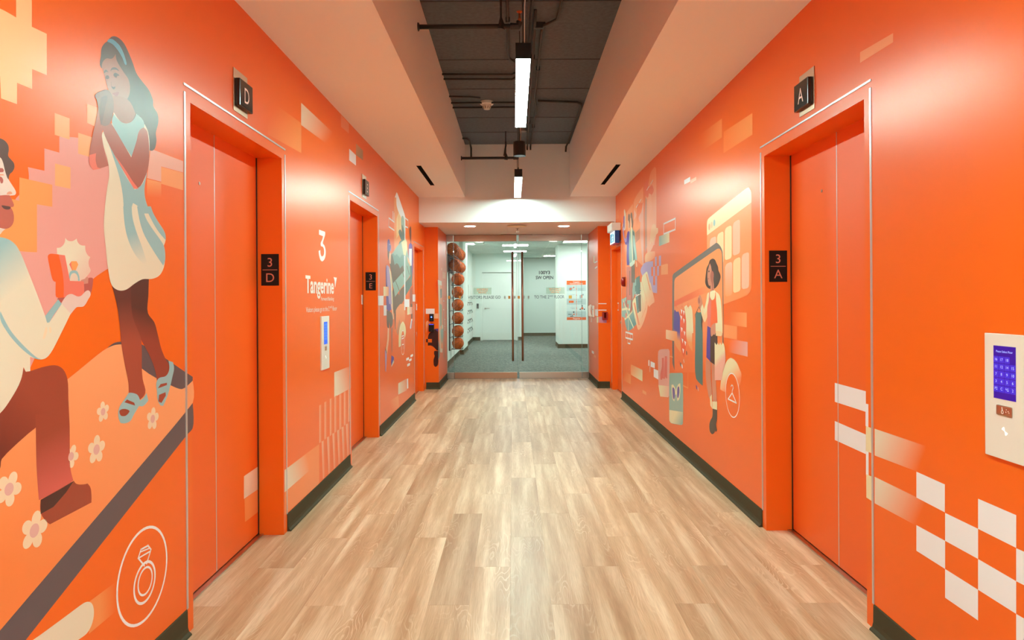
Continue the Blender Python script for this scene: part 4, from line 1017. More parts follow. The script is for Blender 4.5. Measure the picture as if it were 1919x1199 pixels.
g.p(VB, '380 980 430 900 470 862 520 852 560 868 600 885 640 878 680 840 710 812 740 803 765 825 768 870 740 920 700 990 670 1018 590 1025 565 1045 500 1125', (226, 198, 192))
# shirt
g.p(V2, '-470 900 -440 600 -380 380 -280 220 -160 150 -60 130 0 133 45 145 85 175 115 225 150 310 205 450 255 585 262 612 275 610 345 507 395 562 340 675 285 780 255 812 225 820 168 805 168 885 143 888 130 862 115 935 60 1040 0 1120 -180 1240 -400 1270', 'C', c2='S', g='95 420 -60 230')
g.p(V2, '252 575 325 482 345 507 300 570 275 612 262 613', 'S'); g.p(V2, '0 548 20 590 60 660 110 720 160 770 210 812 235 820 200 815 150 785 95 735 45 675 0 595', 'S')
g.p(V2, '262 640 262 665 250 700 238 700 248 660 255 638', 'F', 1); g.p(V2, '275 640 285 640 286 665 278 670', 'F', 1)
# head
g.p(VM, '-150 800 0 855 48 868 20 890 0 915 -60 950 -170 980', 'L'); g.p(VM, '-160 180 0 240 20 290 45 370 72 445 100 490 128 535 135 560 125 577 80 583 -170 590', 'L')
g.p(VM, '-330 330 -320 210 -260 120 -160 80 -70 75 10 93 42 112 68 150 72 190 68 240 90 270 115 300 121 340 105 375 80 400 72 445 60 430 40 370 20 290 0 255 -60 240 -110 330 -120 470 -160 640 -240 660 -300 560', 'H')
g.p(VM, '-150 560 -90 585 40 578 78 580 100 620 117 665 110 680 88 684 108 720 117 770 110 820 85 855 48 870 0 862 -110 830 -170 740', (190, 102, 90)); g.p(VM, '10 668 50 672 85 680 80 700 50 703 25 692', (96, 70, 70), 1)
g.p(VM, '-10 422 12 425 24 450 18 475 2 472', (178, 96, 90), 1); g.p(VM, '-30 345 18 346 30 362 24 380 -30 384', (178, 96, 90), 0); g.p(VM, '-30 398 22 397 33 408 -30 412', (228, 162, 138)); g.p(VM, '54 572 64 552 88 547 102 565 78 574', (228, 162, 138), 1)
g.done()
# standing figure with clasped hands
g = Print('printed_standing_figure', 'L', WALL_L, 'printed long-haired person in a white and blue dress with clasped hands', 8)
g.p(V1, '566 380 566 310 570 270 585 245 602 232 618 212 635 204 655 207 680 225 705 260 740 340 765 410 800 460 835 505 858 560 862 600 885 640 888 690 875 745 878 790 868 835 845 846 820 820 760 700 690 600 650 420', 'H', 1)
g.p(V1, '571 372 578 345 598 328 625 330 640 318 648 303 655 340 690 400 722 450 728 520 712 560 700 572 665 584 645 572 618 530 598 475 582 410', (164, 104, 90), 0)
g.p(V1, '632 540 712 555 760 640 745 675 710 700 675 690 640 650', (158, 92, 78))
g.p(VH, '122 650 140 610 160 605 195 645 160 636 135 655', 'D', 1); g.p(VH, '228 625 245 580 285 565 330 580 365 625 310 603 255 606', 'D', 1); g.p(VH, '150 742 160 700 190 695 210 730 185 755', 'D', 1); g.p(VH, '275 690 290 660 325 658 370 695 335 705 325 732 295 718', 'D', 1)
g.p(VH, '240 870 275 882 305 875 300 905 270 918', 'D', 1); g.p(VH, '258 985 290 972 355 960 360 985 335 1030 310 1035 285 1010', (150, 72, 70), 1); g.p(VH, '232 800 240 800 246 872 238 872', (130, 74, 66))
g.p(VH, '180 135 215 110 260 115 320 160 380 225 430 320 465 420 485 500 475 530 450 500 420 420 370 330 320 260 270 205 225 175 180 155', 'S2', 1)
# legs
g.p(V2, '720 400 760 380 835 360 832 460 830 560 865 610 885 680 905 760 930 820 952 860 945 910 880 940 870 880 840 800 792 710 745 620 732 550', 'D', c2=(150, 66, 52), g='850 560 800 700')
g.p(V2, '625 395 640 450 660 540 672 640 680 730 700 850 720 950 722 1012 780 1048 814 1010 800 930 795 860 795 760 790 700 750 600 738 540 735 395', (96, 50, 46), c2=(166, 78, 60), g='690 480 720 720')
g.p(V2, '722 1006 745 1008 770 1018 785 1050 805 1035 822 1008 832 1050 800 1082 780 1080 750 1130 730 1165 700 1178 675 1176 663 1140 668 1090 700 1040', 'S'); g.p(V2, '669 1110 685 1098 710 1099 726 1111 705 1135 678 1135', 'B', 1); g.p(V2, '697 1060 712 1044 752 1062 757 1078', 'B')
g.p(V2, '945 826 970 835 976 870 966 920 957 960 937 1030 915 1080 900 1078 885 1050 880 1000 877 950 890 925 930 912 948 880', 'S'); g.p(V2, '888 1055 892 1018 928 1003 930 1022 905 1064', 'B'); g.p(V2, '885 982 900 958 936 950 936 963', 'B')
# dress
g.p(PX, '212 210 209 231 191 249 194 276 201 300 204 327 200 353 195 400 194 427 197 457 201 497 208 533 217 542 227 544.5 237 542 253.6 530 267 523 284 522.5 297 517 305 505 308.7 487 306 463.5 309.7 450 308.7 437 299 420 285 400 280 395 272 373.6 270 353.7 275 320 279.6 283.6 277 247 268.6 230 255 213 247 227 237 231 227 228.6', 'C')
g.p(V1, '637 640 680 685 710 693 740 680 765 640 808 690 795 760 770 830 740 884 627 690', 'S')
g.p(V1, '605 800 640 860 700 980 755 1065 800 1030 838 880 822 980 810 1060 815 1120 845 1199 800 1199 775 1160 745 1140 735 1180 738 1199 692 1199 690 1120 670 1000 640 900', 'S')
g.p(V2, '690 -40 738 -40 742 20 760 90 800 200 830 300 780 260 735 190 705 100', 'S', c2='C', g='730 120 800 290'); g.p(V2, '768 -40 800 -40 815 20 850 80 900 150 920 185 926 260 915 292 860 210 800 100', 'S'); g.p(V2, '812 -40 845 -40 860 0 895 60 925 110 929 150 880 90', 'S')
# arms
g.p(V1, '540 550 548 600 540 660 515 770 500 860 500 920 522 952 560 945 607 930 598 900 575 800 572 740 600 700 620 560', (176, 96, 82), 0); g.p(V1, '500 870 500 920 522 955 565 946 545 940 535 900 538 860', 'R')
g.p(V1, '565 690 620 690 640 720 735 884 765 790 780 735 805 715 825 740 836 850 828 950 790 1040 770 1057 750 1052 700 975 640 870 590 770', (168, 90, 76)); g.p(V1, '640 868 700 975 750 1060 775 1060 762 1042 745 1020 700 950', 'R')
g.p(V1, '530 540 545 520 590 503 612 512 630 545 637 600 625 670 600 705 565 695 552 620 540 560', (130, 84, 76), 1); g.p(V1, '560 560 600 540 590 600 570 690 562 690', (112, 70, 64), 1)
g.done()
g = Print('printed_ring_emblem', 'L', WALL_L, 'white outlined ring emblem in a circle low on the left wall', 4)
g.ring(268.8, 1077.5, 88.5, 5.2); g.ring(271.2, 1091, 39, 5.0); g.ring(272, 1088.5, 26.5, 4.0)
g.stroke(V3, '812 780 778 738 793 690 833 668 850 690 826 768', .0065); g.stroke(V3, '785 735 845 700', .0055); g.stroke(V3, '793 702 838 684', .0045)
g.done()
g = Print('printed_pill', 'L', WALL_L, 'cream rounded bar with a fading amber block', 4)
g.p(V3, '500 985 655 870 655 1035 500 1165', (240, 148, 84), c2='O', g='560 1000 655 1000'); g.p(V3, '100 1250 185 1199 350 1080 470 992 495 984 515 992 528 1030 520 1100 490 1160 440 1199 300 1310', 'C'); g.done()

# ------------------------------ left wall, between the lift doors
g = Print('printed_blocks', 'L', WALL_L, 'fading amber and cream blocks between lift doors D and E')
g.p(V4, '545 255 733 392 733 560 545 455', 'O', c2=(246, 150, 84), g='560 350 733 450'); g.p(V4, '732 277 905 440 905 530 732 402', 'C', c2='O', g='740 350 900 470')
g.p(V4, '956 345 1000 395 1000 450 956 412', (240, 150, 110)); g.p(V4, '1002 535 1040 572 1040 630 1002 600', 'W'); g.p(V4, '1040 505 1079 545 1079 600 1040 570', (200, 150, 110), c2=(150, 130, 100), g='1040 530 1079 570')
g.p(V5, '918 772 1012 735 1012 860 918 912', 'C', c2='O', g='925 820 1030 800')
for x_, y0_, y1_ in ((834, 958, 1170), (863, 940, 1150), (893, 922, 1130), (919, 908, 1112), (947, 898, 1095), (972, 884, 1072), (996, 870, 1052)): g.p(V5, '%f %f %f %f %f %f %f %f' % (x_, y0_, x_+13, y0_-7, x_+13, y1_-9, x_, y1_), (240, 180, 150), c2='O', g='%f 900 %f 900' % (x_, x_+14))
for x_, y0_, y1_ in ((849, 82, 292), (880, 58, 264), (910, 38, 238), (937, 20, 212), (962, 2, 188), (986, -14, 164)): g.p(V6, '%f %f %f %f %f %f %f %f %f %f' % (x_, y0_, x_+13, y0_-7, x_+16, (y0_+y1_)/2, x_+22, y1_-9, x_+8, y1_), (240, 180, 150), c2='O', g='%f 100 %f 100' % (x_+3, x_+20))
g.p(V6, '640 370 836 240 836 96 775 140 640 240', (242, 142, 80)); g.p(V6, '640 368 836 238 836 318 640 497', (242, 142, 80)); g.p(V6, '640 243 775 142 775 250 640 368', 'C', c2=(242, 142, 80), g='660 250 780 220')
V7 = View(555, 420, 6.66)
g.done()
g = Print('printed_numeral', 'L', WALL_L, 'large white numeral 3 above the visitor lettering')
g.p(V7, '285 68 360 95 362 125 343 195 333 240 350 262 365 310 368 370 358 425 340 455 322 465 305 450 290 410 280 335 300 322 305 375 315 400 328 402 342 385 348 350 345 310 332 280 310 275 305 240 325 190 335 150 285 130', 'W')
g.p(V7, '466 660 507 668 487 787 483 785 480 710', 'W'); g.done()
g = Print('printed_door_blocks', 'LD', D1, 'cream and amber printed blocks on the door leaf')
g.p(V6, '412 277 492 222 492 350 412 405', (236, 206, 184)); g.p(V6, '415 405 492 350 492 478 418 535', (242, 146, 84)); g.done()

# ------------------------------ left wall, far length
Q4, Q5, Q6, Q0 = View(700, 350, 9.99), View(700, 460, 9.99), View(700, 570, 9.22), View(640, 540, 4.995)
g = Print('printed_room_scene', 'L', WALL_L, 'printed window, sofa and plants of the far left mural')
g.p(Q4, '388 250 400 180 430 102 450 130 570 480 590 560 590 1199 388 1199', 'A'); g.p(Q4, '395 200 432 102 450 130 570 480 592 560 592 1199 575 1199 570 640 530 600 440 390 425 200', 'W')
g.p(Q4, '430 600 470 480 520 580 525 820 430 970', (242, 206, 150)); g.p(Q4, '472 530 482 545 482 800 472 800', (220, 170, 110)); g.p(Q4, '515 640 540 540 575 640 575 1000 540 900', 'T', 1); g.p(Q4, '525 760 540 715 575 860 575 1010 550 990', 'T2', 1)
g.p(Q4, '468 850 480 808 505 803 530 850 575 1000 530 1010 490 930', 'T2', 1); g.p(Q4, '470 1120 480 1040 520 1000 555 1020 530 1090', 'T2', 1)
g.p(Q5, '370 120 460 -10 560 -100 600 -120 620 -80 640 130 700 380 690 540 600 680 480 850 400 960 370 800 350 690 330 500 305 350 330 170', 'T'); g.p(Q5, '520 -60 600 -120 625 -60 632 60 600 190 560 170', (226, 220, 176))
g.p(Q5, '330 170 365 150 400 190 435 160 495 232 530 170 570 200 585 480 545 370 500 430 435 328 390 365 365 240', (112, 154, 150)); g.p(Q5, '305 350 330 170 345 160 370 250 392 365 432 330 460 350 495 430 545 370 572 470 365 705 330 500', 'U')
g.p(Q5, '350 880 375 790 400 962 460 888 480 935 490 850 575 760 575 1000 430 1199 360 1199', 'U'); g.p(Q5, '595 690 720 540 720 745 595 945', 'T2'); g.p(Q5, '405 665 415 660 490 850 480 855', 'U'); g.p(Q5, '537 505 545 500 575 590 565 600', 'U'); g.p(Q5, '620 380 630 380 672 540 666 550', 'U')
g.p(Q6, '330 -5 460 -5 385 105 348 168', 'U'); g.p(Q6, '385 105 460 -5 530 -5 535 330 440 640 400 560 355 440 380 300', (244, 152, 96), c2='O', g='450 100 420 560'); g.p(Q6, '360 150 385 110 378 435 370 435', 'U')
g.p(Q6, '395 470 445 260 468 330 420 540', (200, 132, 96)); g.p(Q6, '435 742 438 500 465 350 505 295 540 350 558 470 545 560 520 640 460 730', (230, 216, 172)); g.p(Q5, '572 190 592 190 594 1210 574 1210', 'W')
g.done()
g = Print('printed_desk_emblem', 'L', WALL_L, 'white outlined chair emblem in a circle on the far left mural', 22)
x_, y_ = Q6(506, 662); g.circle(x_, y_, 22.8, 'O'); g.ring(x_, y_, 23.2, 1.3); g.stroke(Q6, '487 555 520 540 520 580 487 600', .012, closed=1); g.stroke(Q6, '490 600 490 775', .012); g.stroke(Q6, '520 585 520 765', .012); g.stroke(Q6, '490 700 520 690', .012); g.done()
g = Print('printed_figure_in_cap', 'L', WALL_L, 'printed person in a purple cap and lavender shirt, far left mural', 26)
g.p(Q4, '258 1060 262 1010 278 980 298 1000 318 1090 328 1130 320 1199 262 1199', 'V2', 1); g.p(Q4, '290 1060 328 1100 325 1199 300 1199', 'V'); g.p(Q5, '260 -10 322 -10 325 30 310 100 275 140', 'V2'); g.p(Q5, '260 80 300 130 290 200 275 280 262 190', 'U')
g.p(Q5, '292 150 310 130 326 160 320 340 295 340 280 260', (240, 184, 150)); g.p(Q5, '228 420 245 362 290 400 322 500 340 700 360 1199 240 1199 230 750', 'V'); g.p(Q5, '228 420 240 380 250 700 300 1199 240 1199', 'V2'); g.p(Q5, '285 400 322 490 345 700 362 1199 345 1199 320 700', 'Y')
g.p(Q6, '225 -5 290 -5 300 90 275 130 240 110', 'V2'); g.p(Q6, '225 110 290 130 325 200 325 350 290 422 270 300 265 415 240 400 228 330', 'U'); g.p(Q6, '243 412 268 415 266 600 232 870 205 800 235 620', (238, 186, 150)); g.p(Q6, '195 790 213 810 228 880 215 1172 200 1150', 'V'); g.p(Q6, '205 740 225 830 222 870 205 800', 'N')
g.p(Q6, '303 415 325 400 322 800 313 860 310 790', (170, 120, 110)); g.p(Q6, '308 880 350 915 352 990 305 1085 300 1000', 'V2'); g.p(Q6, '345 960 352 1000 308 1088 305 1060', 'C'); g.p(Q6, '300 -5 325 -5 350 250 335 265', (240, 196, 160)); g.done()
g = Print('printed_figure_carrying', 'L', WALL_L, 'printed person in white and purple carrying the sofa end', 26)
g.p(Q4, '672 800 690 745 708 800 708 1000 700 1100 688 1060 675 900', 'X', 1); g.p(Q4, '670 800 690 742 700 770 695 1000 680 960', 'N', 1); g.p(Q4, '662 1080 690 1050 722 1080 730 1199 660 1199', 'V2'); g.p(Q5, '655 170 660 -10 712 -10 732 80 732 500 715 700 700 400 670 290', 'V2'); g.p(Q5, '666 60 716 60 712 380 690 400 662 220', 'W')
g.p(Q5, '632 205 660 250 695 370 685 390 640 300', (244, 190, 156)); g.p(Q5, '672 830 728 760 728 1199 690 1199', 'X'); g.p(Q5, '680 390 705 370 722 560 715 750 690 600', 'T2'); g.p(Q6, '632 -5 672 -5 672 240 650 255 645 40', 'U'); g.p(Q6, '650 250 668 262 655 400 635 432 626 400', 'W'); g.p(Q6, '655 290 667 280 655 405 640 425', 'V'); g.done()
g = Print('printed_squares', 'L', WALL_L, 'small white and peach squares of the far left mural', 34)
for t_ in ('82 940 185 940 185 1120 88 1120', '188 1118 242 1118 242 1310 188 1312', '585 1005 670 1005 670 1150 585 1150', '730 915 778 915 778 1050 730 1050'): g.p(Q5, t_, 'W')
g.p(Q5, '182 770 280 770 280 945 185 945', 'Y', c2='A', g='200 850 275 850'); g.p(Q6, '580 47 668 47 668 165 582 182', 'Y', c2=(236, 150, 140), g='600 100 660 100')
for t_ in ('563 935 610 912 610 955 563 978', '610 955 655 930 655 970 610 992', '637 880 680 857 680 895 637 918', '580 1035 627 1012 627 1055 580 1078'): g.p(Q6, t_, 'W')
g.p(Q0, '530 890 610 845 610 955 530 995', 'C', c2='O', g='540 920 640 920'); g.p(Q0, '445 1060 530 1005 537 1110 445 1190', 'O', c2='A', g='455 1100 560 1060'); g.p(Q0, '610 850 622 843 624 935 612 942', 'W')
g.stroke(Q4, '385 815 283 745 285 583 385 662', .016); g.stroke(Q4, '362 480 362 612', .03); g.stroke(Q4, '382 500 382 650', .02); g.stroke(Q4, '590 583 645 630 645 770 598 742', .016); g.done()

# ------------------------------ left pillar
E1 = View(770, 560, 6.66); E2 = View(810, 480, 5.45)
g = Print('printed_silhouette', 'PL', PIL_L, 'dark seated silhouette with squares on the pillar front')
g.p(E1, '187 430 187 380 190 290 205 272 235 290 250 305 235 320 228 400', (248, 180, 140), c2='O', g='200 290 215 425'); g.p(E1, '186 122 296 122 296 186 186 186', 'W'); g.p(E1, '286 183 341 183 341 245 286 245', (248, 180, 140))
g.p(E1, '215 470 230 430 262 405 300 378 342 372 342 640 325 645 260 585 212 583 212 545 190 540 190 500 212 500', (62, 32, 30)); g.p(E1, '212 500 262 500 262 543 212 543', 'O'); g.p(E1, '290 374 341 370 341 410 300 380', (76, 52, 130)); g.p(E1, '290 655 300 648 342 650 342 800 330 835 305 848 288 830 283 760 297 710 290 690', (62, 32, 30))
g.done()
g = Print('printed_tall_phone', 'PS', PIL_L, 'narrow printed screen and figures on the pillar side')
g.p(E2, '57 240 95 255 100 330 104 600 106 950 85 985 76 940 66 600', 'A'); g.p(E2, '57 240 95 255 97 300 62 290', 'C'); g.p(E2, '66 290 76 300 88 940 106 945 104 985 80 980', 'C'); g.p(E2, '80 340 95 330 97 420 84 430', 'T2'); g.p(E2, '75 480 98 500 96 700 80 720 78 600', (150, 160, 120)); g.p(E2, '85 760 108 720 115 800 100 900 92 860', 'T'); g.p(E2, '100 700 120 705 120 740 100 740', 'Y'); g.p(E2, '62 850 76 960 75 1020 62 1060', 'T2')
g.p(E2, '105 155 135 170 135 230 105 225', 'A'); g.p(E2, '90 120 102 120 102 145 90 145', 'A')
for k_ in range(7): g.p(E2, '%f %f %f %f %f %f %f %f' % (124+3*(k_ % 2), 640+18*k_, 134, 641+18*k_, 134, 650+18*k_, 124+3*(k_ % 2), 649+18*k_), 'C')
for y_ in (450, 540, 800, 850): g.p(E2, '112 %f 122 %f 122 %f 112 %f' % (y_, y_+3, y_+14, y_+11), 'C')
g.p(E2, '110 560 118 570 126 1060 112 1020', (200, 130, 90)); g.done()

# ------------------------------ right wall, near length and lift A
N1, N2 = View(1620, 560, 1.876), View(1400, 440, 1.58)
g = Print('printed_checks', 'R', WALL_R, 'white checkerboard squares and fading bars low on the right wall')
g.p(N1, '36 456 215 517 215 618 36 550', 'C', c2='O', g='45 500 205 560'); g.p(N1, '36 625 183 697 215 710 215 808 183 797 36 718', 'C', c2='O', g='45 670 205 740')
for t_ in ('183 607 283 652 283 750 183 698', '284 752 400 808 400 914 284 850', '183 795 284 850 284 949 183 885', '400 702 534 760 534 875 400 808', '400 914 534 992 534 1107 400 1022', '284 949 400 1022 400 1130 284 1050', '534 876 620 914 620 1036 534 992', '534 1107 640 1168 640 1310 534 1245'): g.p(N1, t_, 'W')
g.p(PX, '1612 98 1674 62 1674 79 1612 118', (246, 160, 104)); g.done()
g = Print('printed_bars', 'RD', D4, 'two white printed bars on the lift door leaf')
g.p(N2, '260 438 352 463 352 524 260 494', 'W'); g.p(N2, '260 551 352 591 352 649 260 607', 'W'); g.done()
g = Print('printed_frame_bars', 'R', D4, 'white and cream printed marks on the lift door frame', 3)
g.p(PX, '1622.2 756 1627.5 757.5 1627.5 800 1622.2 798', 'W'); g.p(PX, '1622.8 798 1636 803 1636 850 1623 845', 'Y'); g.p(PX, '1623 845 1628 847 1628 892 1623 890', 'W'); g.p(PX, '1623.5 888 1636 894 1636 940 1623.8 932', 'Y'); g.done()

# ------------------------------ right wall, long length
R1, R2, R3 = View(1120, 0, 3.155), View(1220, 320, 4.995), View(1220, 540, 4.28)
R4, R5 = View(1240, 440, 5.99), View(1280, 540, 7.49)
g = Print('printed_blocks', 'R', WALL_R, 'fading amber, teal and white blocks high on the right wall')
g.p(R1, '600 800 735 700 735 812 600 905', 'O', c2=(248, 150, 84), g='610 800 735 780'); g.p(R1, '745 780 915 668 915 796 745 905', (248, 130, 60), c2=(248, 160, 92), g='750 800 915 740'); g.p(R1, '512 1065 547 1045 547 1073 512 1091', 'W'); g.p(R1, '549 1064 583 1045 583 1064 549 1084', (248, 170, 124))
g.stroke(R2, '119 497 228 446 228 548 119 592', .016, closed=1); g.p(R2, '75 614 172 578 172 668 75 705', 'T', c2='Y', g='85 640 165 630'); g.p(R2, '95 882 159 870 159 968 95 973', (246, 160, 92)); g.done()
g = Print('printed_browser', 'R', WALL_R, 'printed peach browser window with rounded tiles')
g.p(PX, '1325 421 1325.5 412 1332 405 1399 352.5 1403 351 1407.2 358 1408.2 366 1408.2 536 1406 545 1400 553 1325 581', (246, 164, 112), c2=(246, 144, 84), g='1400 380 1360 570')
g.p(PX, '1325 441 1325 417 1327 411 1333 405 1399 352.5 1403 351 1407.2 358 1408.2 366 1408.2 379', 'Y')
for x_, c_ in ((546, (244, 170, 130)), (568, (240, 196, 160)), (593, (150, 190, 200))): xx_, yy_ = R2(x_, 525 if x_ < 560 else 507 if x_ < 580 else 487); g.circle(xx_, yy_, 6.2, c_, n=18)
def rt(view, x0, y0, x1, y1, h0, h1, c, c2=None):
    r = .16; t_ = []
    for (fx, fy) in ((0, r*.6), (.05, .05), (.2, 0), (.8, 0), (.95, .03), (1, r*.5), (1, 1-r*.5), (.95, .97), (.8, 1), (.2, 1), (.05, .96), (0, 1-r*.5)):
        top = y0+(y1-y0)*fx; hh = h0+(h1-h0)*fx; t_.append((x0+(x1-x0)*fx, top+hh*fy))
    g.p(view, t_, c, c2=c2, g=('%f %f %f %f' % (x1, y0, x0, y0+h0*1.0)) if c2 else None)
PT = (240, 190, 164)
rt(R2, 692, 540, 755, 506, 300, 310, (238, 218, 172)); rt(R2, 767, 490, 833, 450, 308, 320, PT); rt(R2, 620, 598, 679, 562, 292, 300, (240, 216, 170)); rt(R2, 552, 640, 610, 610, 280, 290, PT)
rt(R2, 694, 880, 760, 848, 300, 312, PT, (246, 156, 100)); rt(R2, 770, 838, 838, 803, 308, 320, (238, 208, 160)); rt(R2, 850, 788, 918, 757, 322, 335, PT); g.done()
g = Print('printed_tablet', 'R', WALL_R, 'printed grey tablet frame showing a clothes rail', 12)
g.p(PX, '1264 693 1260.4 680 1260.4 518 1262 513.5 1266 510 1338 458 1342.5 454.6 1346 456.5 1351 463 1354.4 472 1355.8 560 1356 642 1350 645 1300 690', 'GB')
g.p(PX, '1264.5 697 1263.6 660 1263.8 528 1265.5 522 1269 518.5 1344 466.5 1348.5 465.8 1352 471 1353.2 480 1354.2 560 1354.6 642 1346 690 1302 697', (246, 150, 90), c2=(244, 120, 58), g='1330 560 1300 690')
g.p(R4, '142 745 490 570 520 600 520 640 142 807', (240, 104, 48), c2=(246, 144, 88), g='300 690 500 600')
g.p(R3, '187 182 193 170 202 188 212 188 222 185 235 240 238 515 187 430', 'V2', c2='A', g='225 350 190 400')
g.p(R3, '235 160 245 190 255 180 262 165 280 225 285 420 268 560 250 520 236 420', (240, 96, 50)); 
for (a_, b_) in ((236, 215), (257, 240), (240, 310), (262, 340), (246, 400), (268, 420), (252, 480), (238, 165), (256, 175)): g.p(R3, '%f %f %f %f %f %f' % (a_, b_, a_+14, b_+12, a_+8, b_+44), 'W')
g.p(R3, '268 150 285 135 300 153 318 135 330 165 335 210 341 358 331 362 333 508 310 470 286 400 283 270', 'Y', c2='A', g='310 330 290 430')
for x_ in (203, 250, 295): g.stroke(R3, '%d 160 %d 140 %d 128 %d 118' % (x_-8, x_, x_+1, x_+3), .006, (236, 100, 60)); g.stroke(R3, '%d 160 %d 140' % (x_+9, x_), .006, (236, 100, 60))
g.p(R3, '360 200 372 188 385 195 403 188 414 300 416 782 362 722 357 400', 'T2'); g.p(R3, '403 190 415 240 411 345 403 300', 'N'); g.stroke(R3, '368 188 386 150 404 190', .008, 'N'); g.stroke(R3, '386 150 388 138', .008, 'N'); g.stroke(R3, '360 240 354 215 368 185', .006, 'N'); g.stroke(R3, '416 272 418 255 408 240', .006, 'N')
for (a_, b_, c_) in ((287, 520, 'GB'), (299, 528, 'A2'), (230, 600, (236, 100, 60)), (240, 612, 'T2'), (251, 627, 'W'), (367, 795, 'V2'), (380, 810, 'PK'), (265, 585, 'PK')): g.p(R3, '%f %f %f %f %f %f %f %f' % (a_-5, b_-10, a_, b_-18, a_+5, b_+8, a_, b_+16), c_, 1)
g.stroke(R3, '258 780 298 800 298 680', .01, 'A'); g.stroke(R3, '150 545 175 552', .01, 'A'); g.done()
g = Print('printed_shopping_figure', 'R', WALL_R, 'printed curly-haired person in an orange vest holding up a teal dress', 34)
g.p(R4, '540 290 560 272 580 267 602 282 618 320 635 360 640 400 658 440 663 480 645 540 625 575 597 602 545 606 515 590 495 555 490 515 500 420 508 370 528 330', 'N', 1)
g.p(R4, '543 318 530 365 520 400 515 440 516 490 530 565 543 572 550 565 550 640 590 640 588 565 583 500 587 440 578 412 566 430 562 390 553 345', 'X2'); g.p(R4, '562 400 578 412 587 440 583 480 580 600 590 640 572 640 566 560 548 470', 'X'); g.p(R4, '526 405 536 400 540 412 528 420', 'N', 1); g.p(R4, '520 490 532 485 530 502', 'M', 1)
g.p(R3, '443 568 482 590 480 680 490 850 486 910 470 885 452 800 440 690', 'X2'); g.p(R3, '488 595 515 610 522 720 530 912 497 918 490 760', 'X2'); g.p(R3, '474 872 490 850 492 965 478 940', 'Y'); g.p(R3, '494 912 498 905 504 912 511 905 518 913 524 906 531 912 531 977 495 970', 'Y')
g.p(R3, '495 965 531 975 530 1060 524 1090 531 1140 522 1152 515 1140 505 1165 490 1170 475 1150 470 1095 478 1060 493 1030', 'N')
g.p(R5, '345 528 388 555 388 1030 330 968 335 750', 'V2'); g.p(R5, '386 550 485 650 487 800 450 810 452 1078 386 1032', (84, 58, 46))
g.p(R5, '385 50 400 40 440 28 455 35 460 45 500 75 525 130 540 250 552 450 557 640 540 672 465 668 460 560 460 495 350 530 345 380 310 482 280 420 250 300 262 240 275 212 297 292 320 220 335 140 350 70', 'Y'); g.p(R5, '270 260 300 380 330 330 345 300 345 390 310 482 280 420', (242, 208, 160)); g.p(R5, '462 596 552 610 556 645 540 674 465 668', (242, 208, 160))
g.p(R5, '370 55 383 55 383 120 400 158 405 172 388 555 345 525 345 260 362 180', 'R'); g.p(R5, '400 160 415 168 440 150 452 110 455 55 463 60 468 180 480 300 487 485 430 505 388 556', (246, 106, 52))
g.p(R5, '390 580 400 535 425 502 457 500 458 640 430 648 400 676', 'X2', 1); g.p(R5, '212 150 235 95 255 115 277 208 262 250 245 290 225 235 214 215', 'X2', 1); g.p(R5, '215 150 232 130 245 180 235 215 218 200', 'X', 1)
g.p(R5, '447 760 460 775 475 800 492 760 508 802 525 758 542 800 557 755 580 790 600 1010 560 1190 550 1290 450 1290', 'Y', c2=(236, 176, 160), g='500 950 560 1000'); g.stroke(R5, '455 640 457 770', .006, 'GB'); g.stroke(R5, '556 640 562 770', .008, 'GB'); g.done()
g = Print('printed_fading_blocks', 'R', WALL_R, 'amber and pink fading blocks beside the printed shopper', 2)
g.p(R5, '640 330 895 343 895 548 590 505 590 400', 'O', c2=(246, 156, 96), g='640 430 890 450'); g.p(R5, '575 508 758 535 758 722 575 690', (246, 150, 90)); g.p(R5, '575 695 908 755 908 960 650 900', 'O', c2=(232, 168, 160), g='650 800 880 850'); g.done()
g = Print('printed_hanger_emblem', 'R', WALL_R, 'white outlined clothes hanger emblem in a circle', 10)
g.p(R3, '556 812 556 800 562 740 575 680 600 600 622 568 640 558 665 570 690 600 712 650 727 692 700 800 640 840 600 835', 'Y', c2=(248, 140, 90), g='640 640 715 720')
x_, y_ = R3(653.5, 858); g.circle(x_, y_, 41, 'O', n=40); g.ring(x_, y_, 41.6, 2.0); g.stroke(R3, '619 888 652 840 686 920', .0095, closed=1); g.stroke(R3, '652 840 652 822 660 800 657 782 649 776 643 786', .0085); g.done()
g = Print('printed_shop_cards', 'R', WALL_R, 'printed rounded cards with boots and with sunglasses', 20)
g.p(R3, '58 510 72 493 140 487 150 505 149 700 146 858 138 875 75 868 62 785', (230, 166, 156)); g.p(R3, '60 776 147 786 146 858 138 875 75 868 62 790', 'Y', c2=(236, 176, 160), g='80 820 146 830'); g.p(R3, '88 560 103 558 104 650 102 725 92 722 88 735 76 732 76 680 86 640', (226, 108, 96)); g.p(R3, '112 545 130 545 131 722 122 722 118 708 112 725 103 728 107 650', (226, 108, 96))
g.p(R3, '148 692 155 680 250 678 257 695 257 1085 246 1097 160 1080 148 1060', 'T'); g.p(R3, '148 975 257 993 257 1085 246 1097 160 1080 148 1060', 'Y', c2='T', g='190 1030 260 1060')
g.p(R3, '165 775 178 772 192 795 201 830 210 790 222 768 236 762 236 830 226 890 213 905 204 850 196 855 188 907 178 895 168 845', 'Y', 0); g.p(R3, '173 800 188 805 194 850 186 890 176 870', 'V2', 1); g.p(R3, '213 800 226 790 229 835 220 880 210 865', 'V2', 1)
g.p(R3, '120 332 210 348 210 430 120 405', (244, 206, 170), c2='A', g='130 370 200 380'); g.done()
g = Print('printed_squares', 'R', WALL_R, 'small white and amber squares low on the right wall', 4)
S2_ = View(1140, 560, 5.99)
for t_ in ('450 687 462 687 462 752 450 750', '475 698 522 720 522 778 475 760', '510 782 563 805 563 905 510 875'): g.p(S2_, t_, 'W')
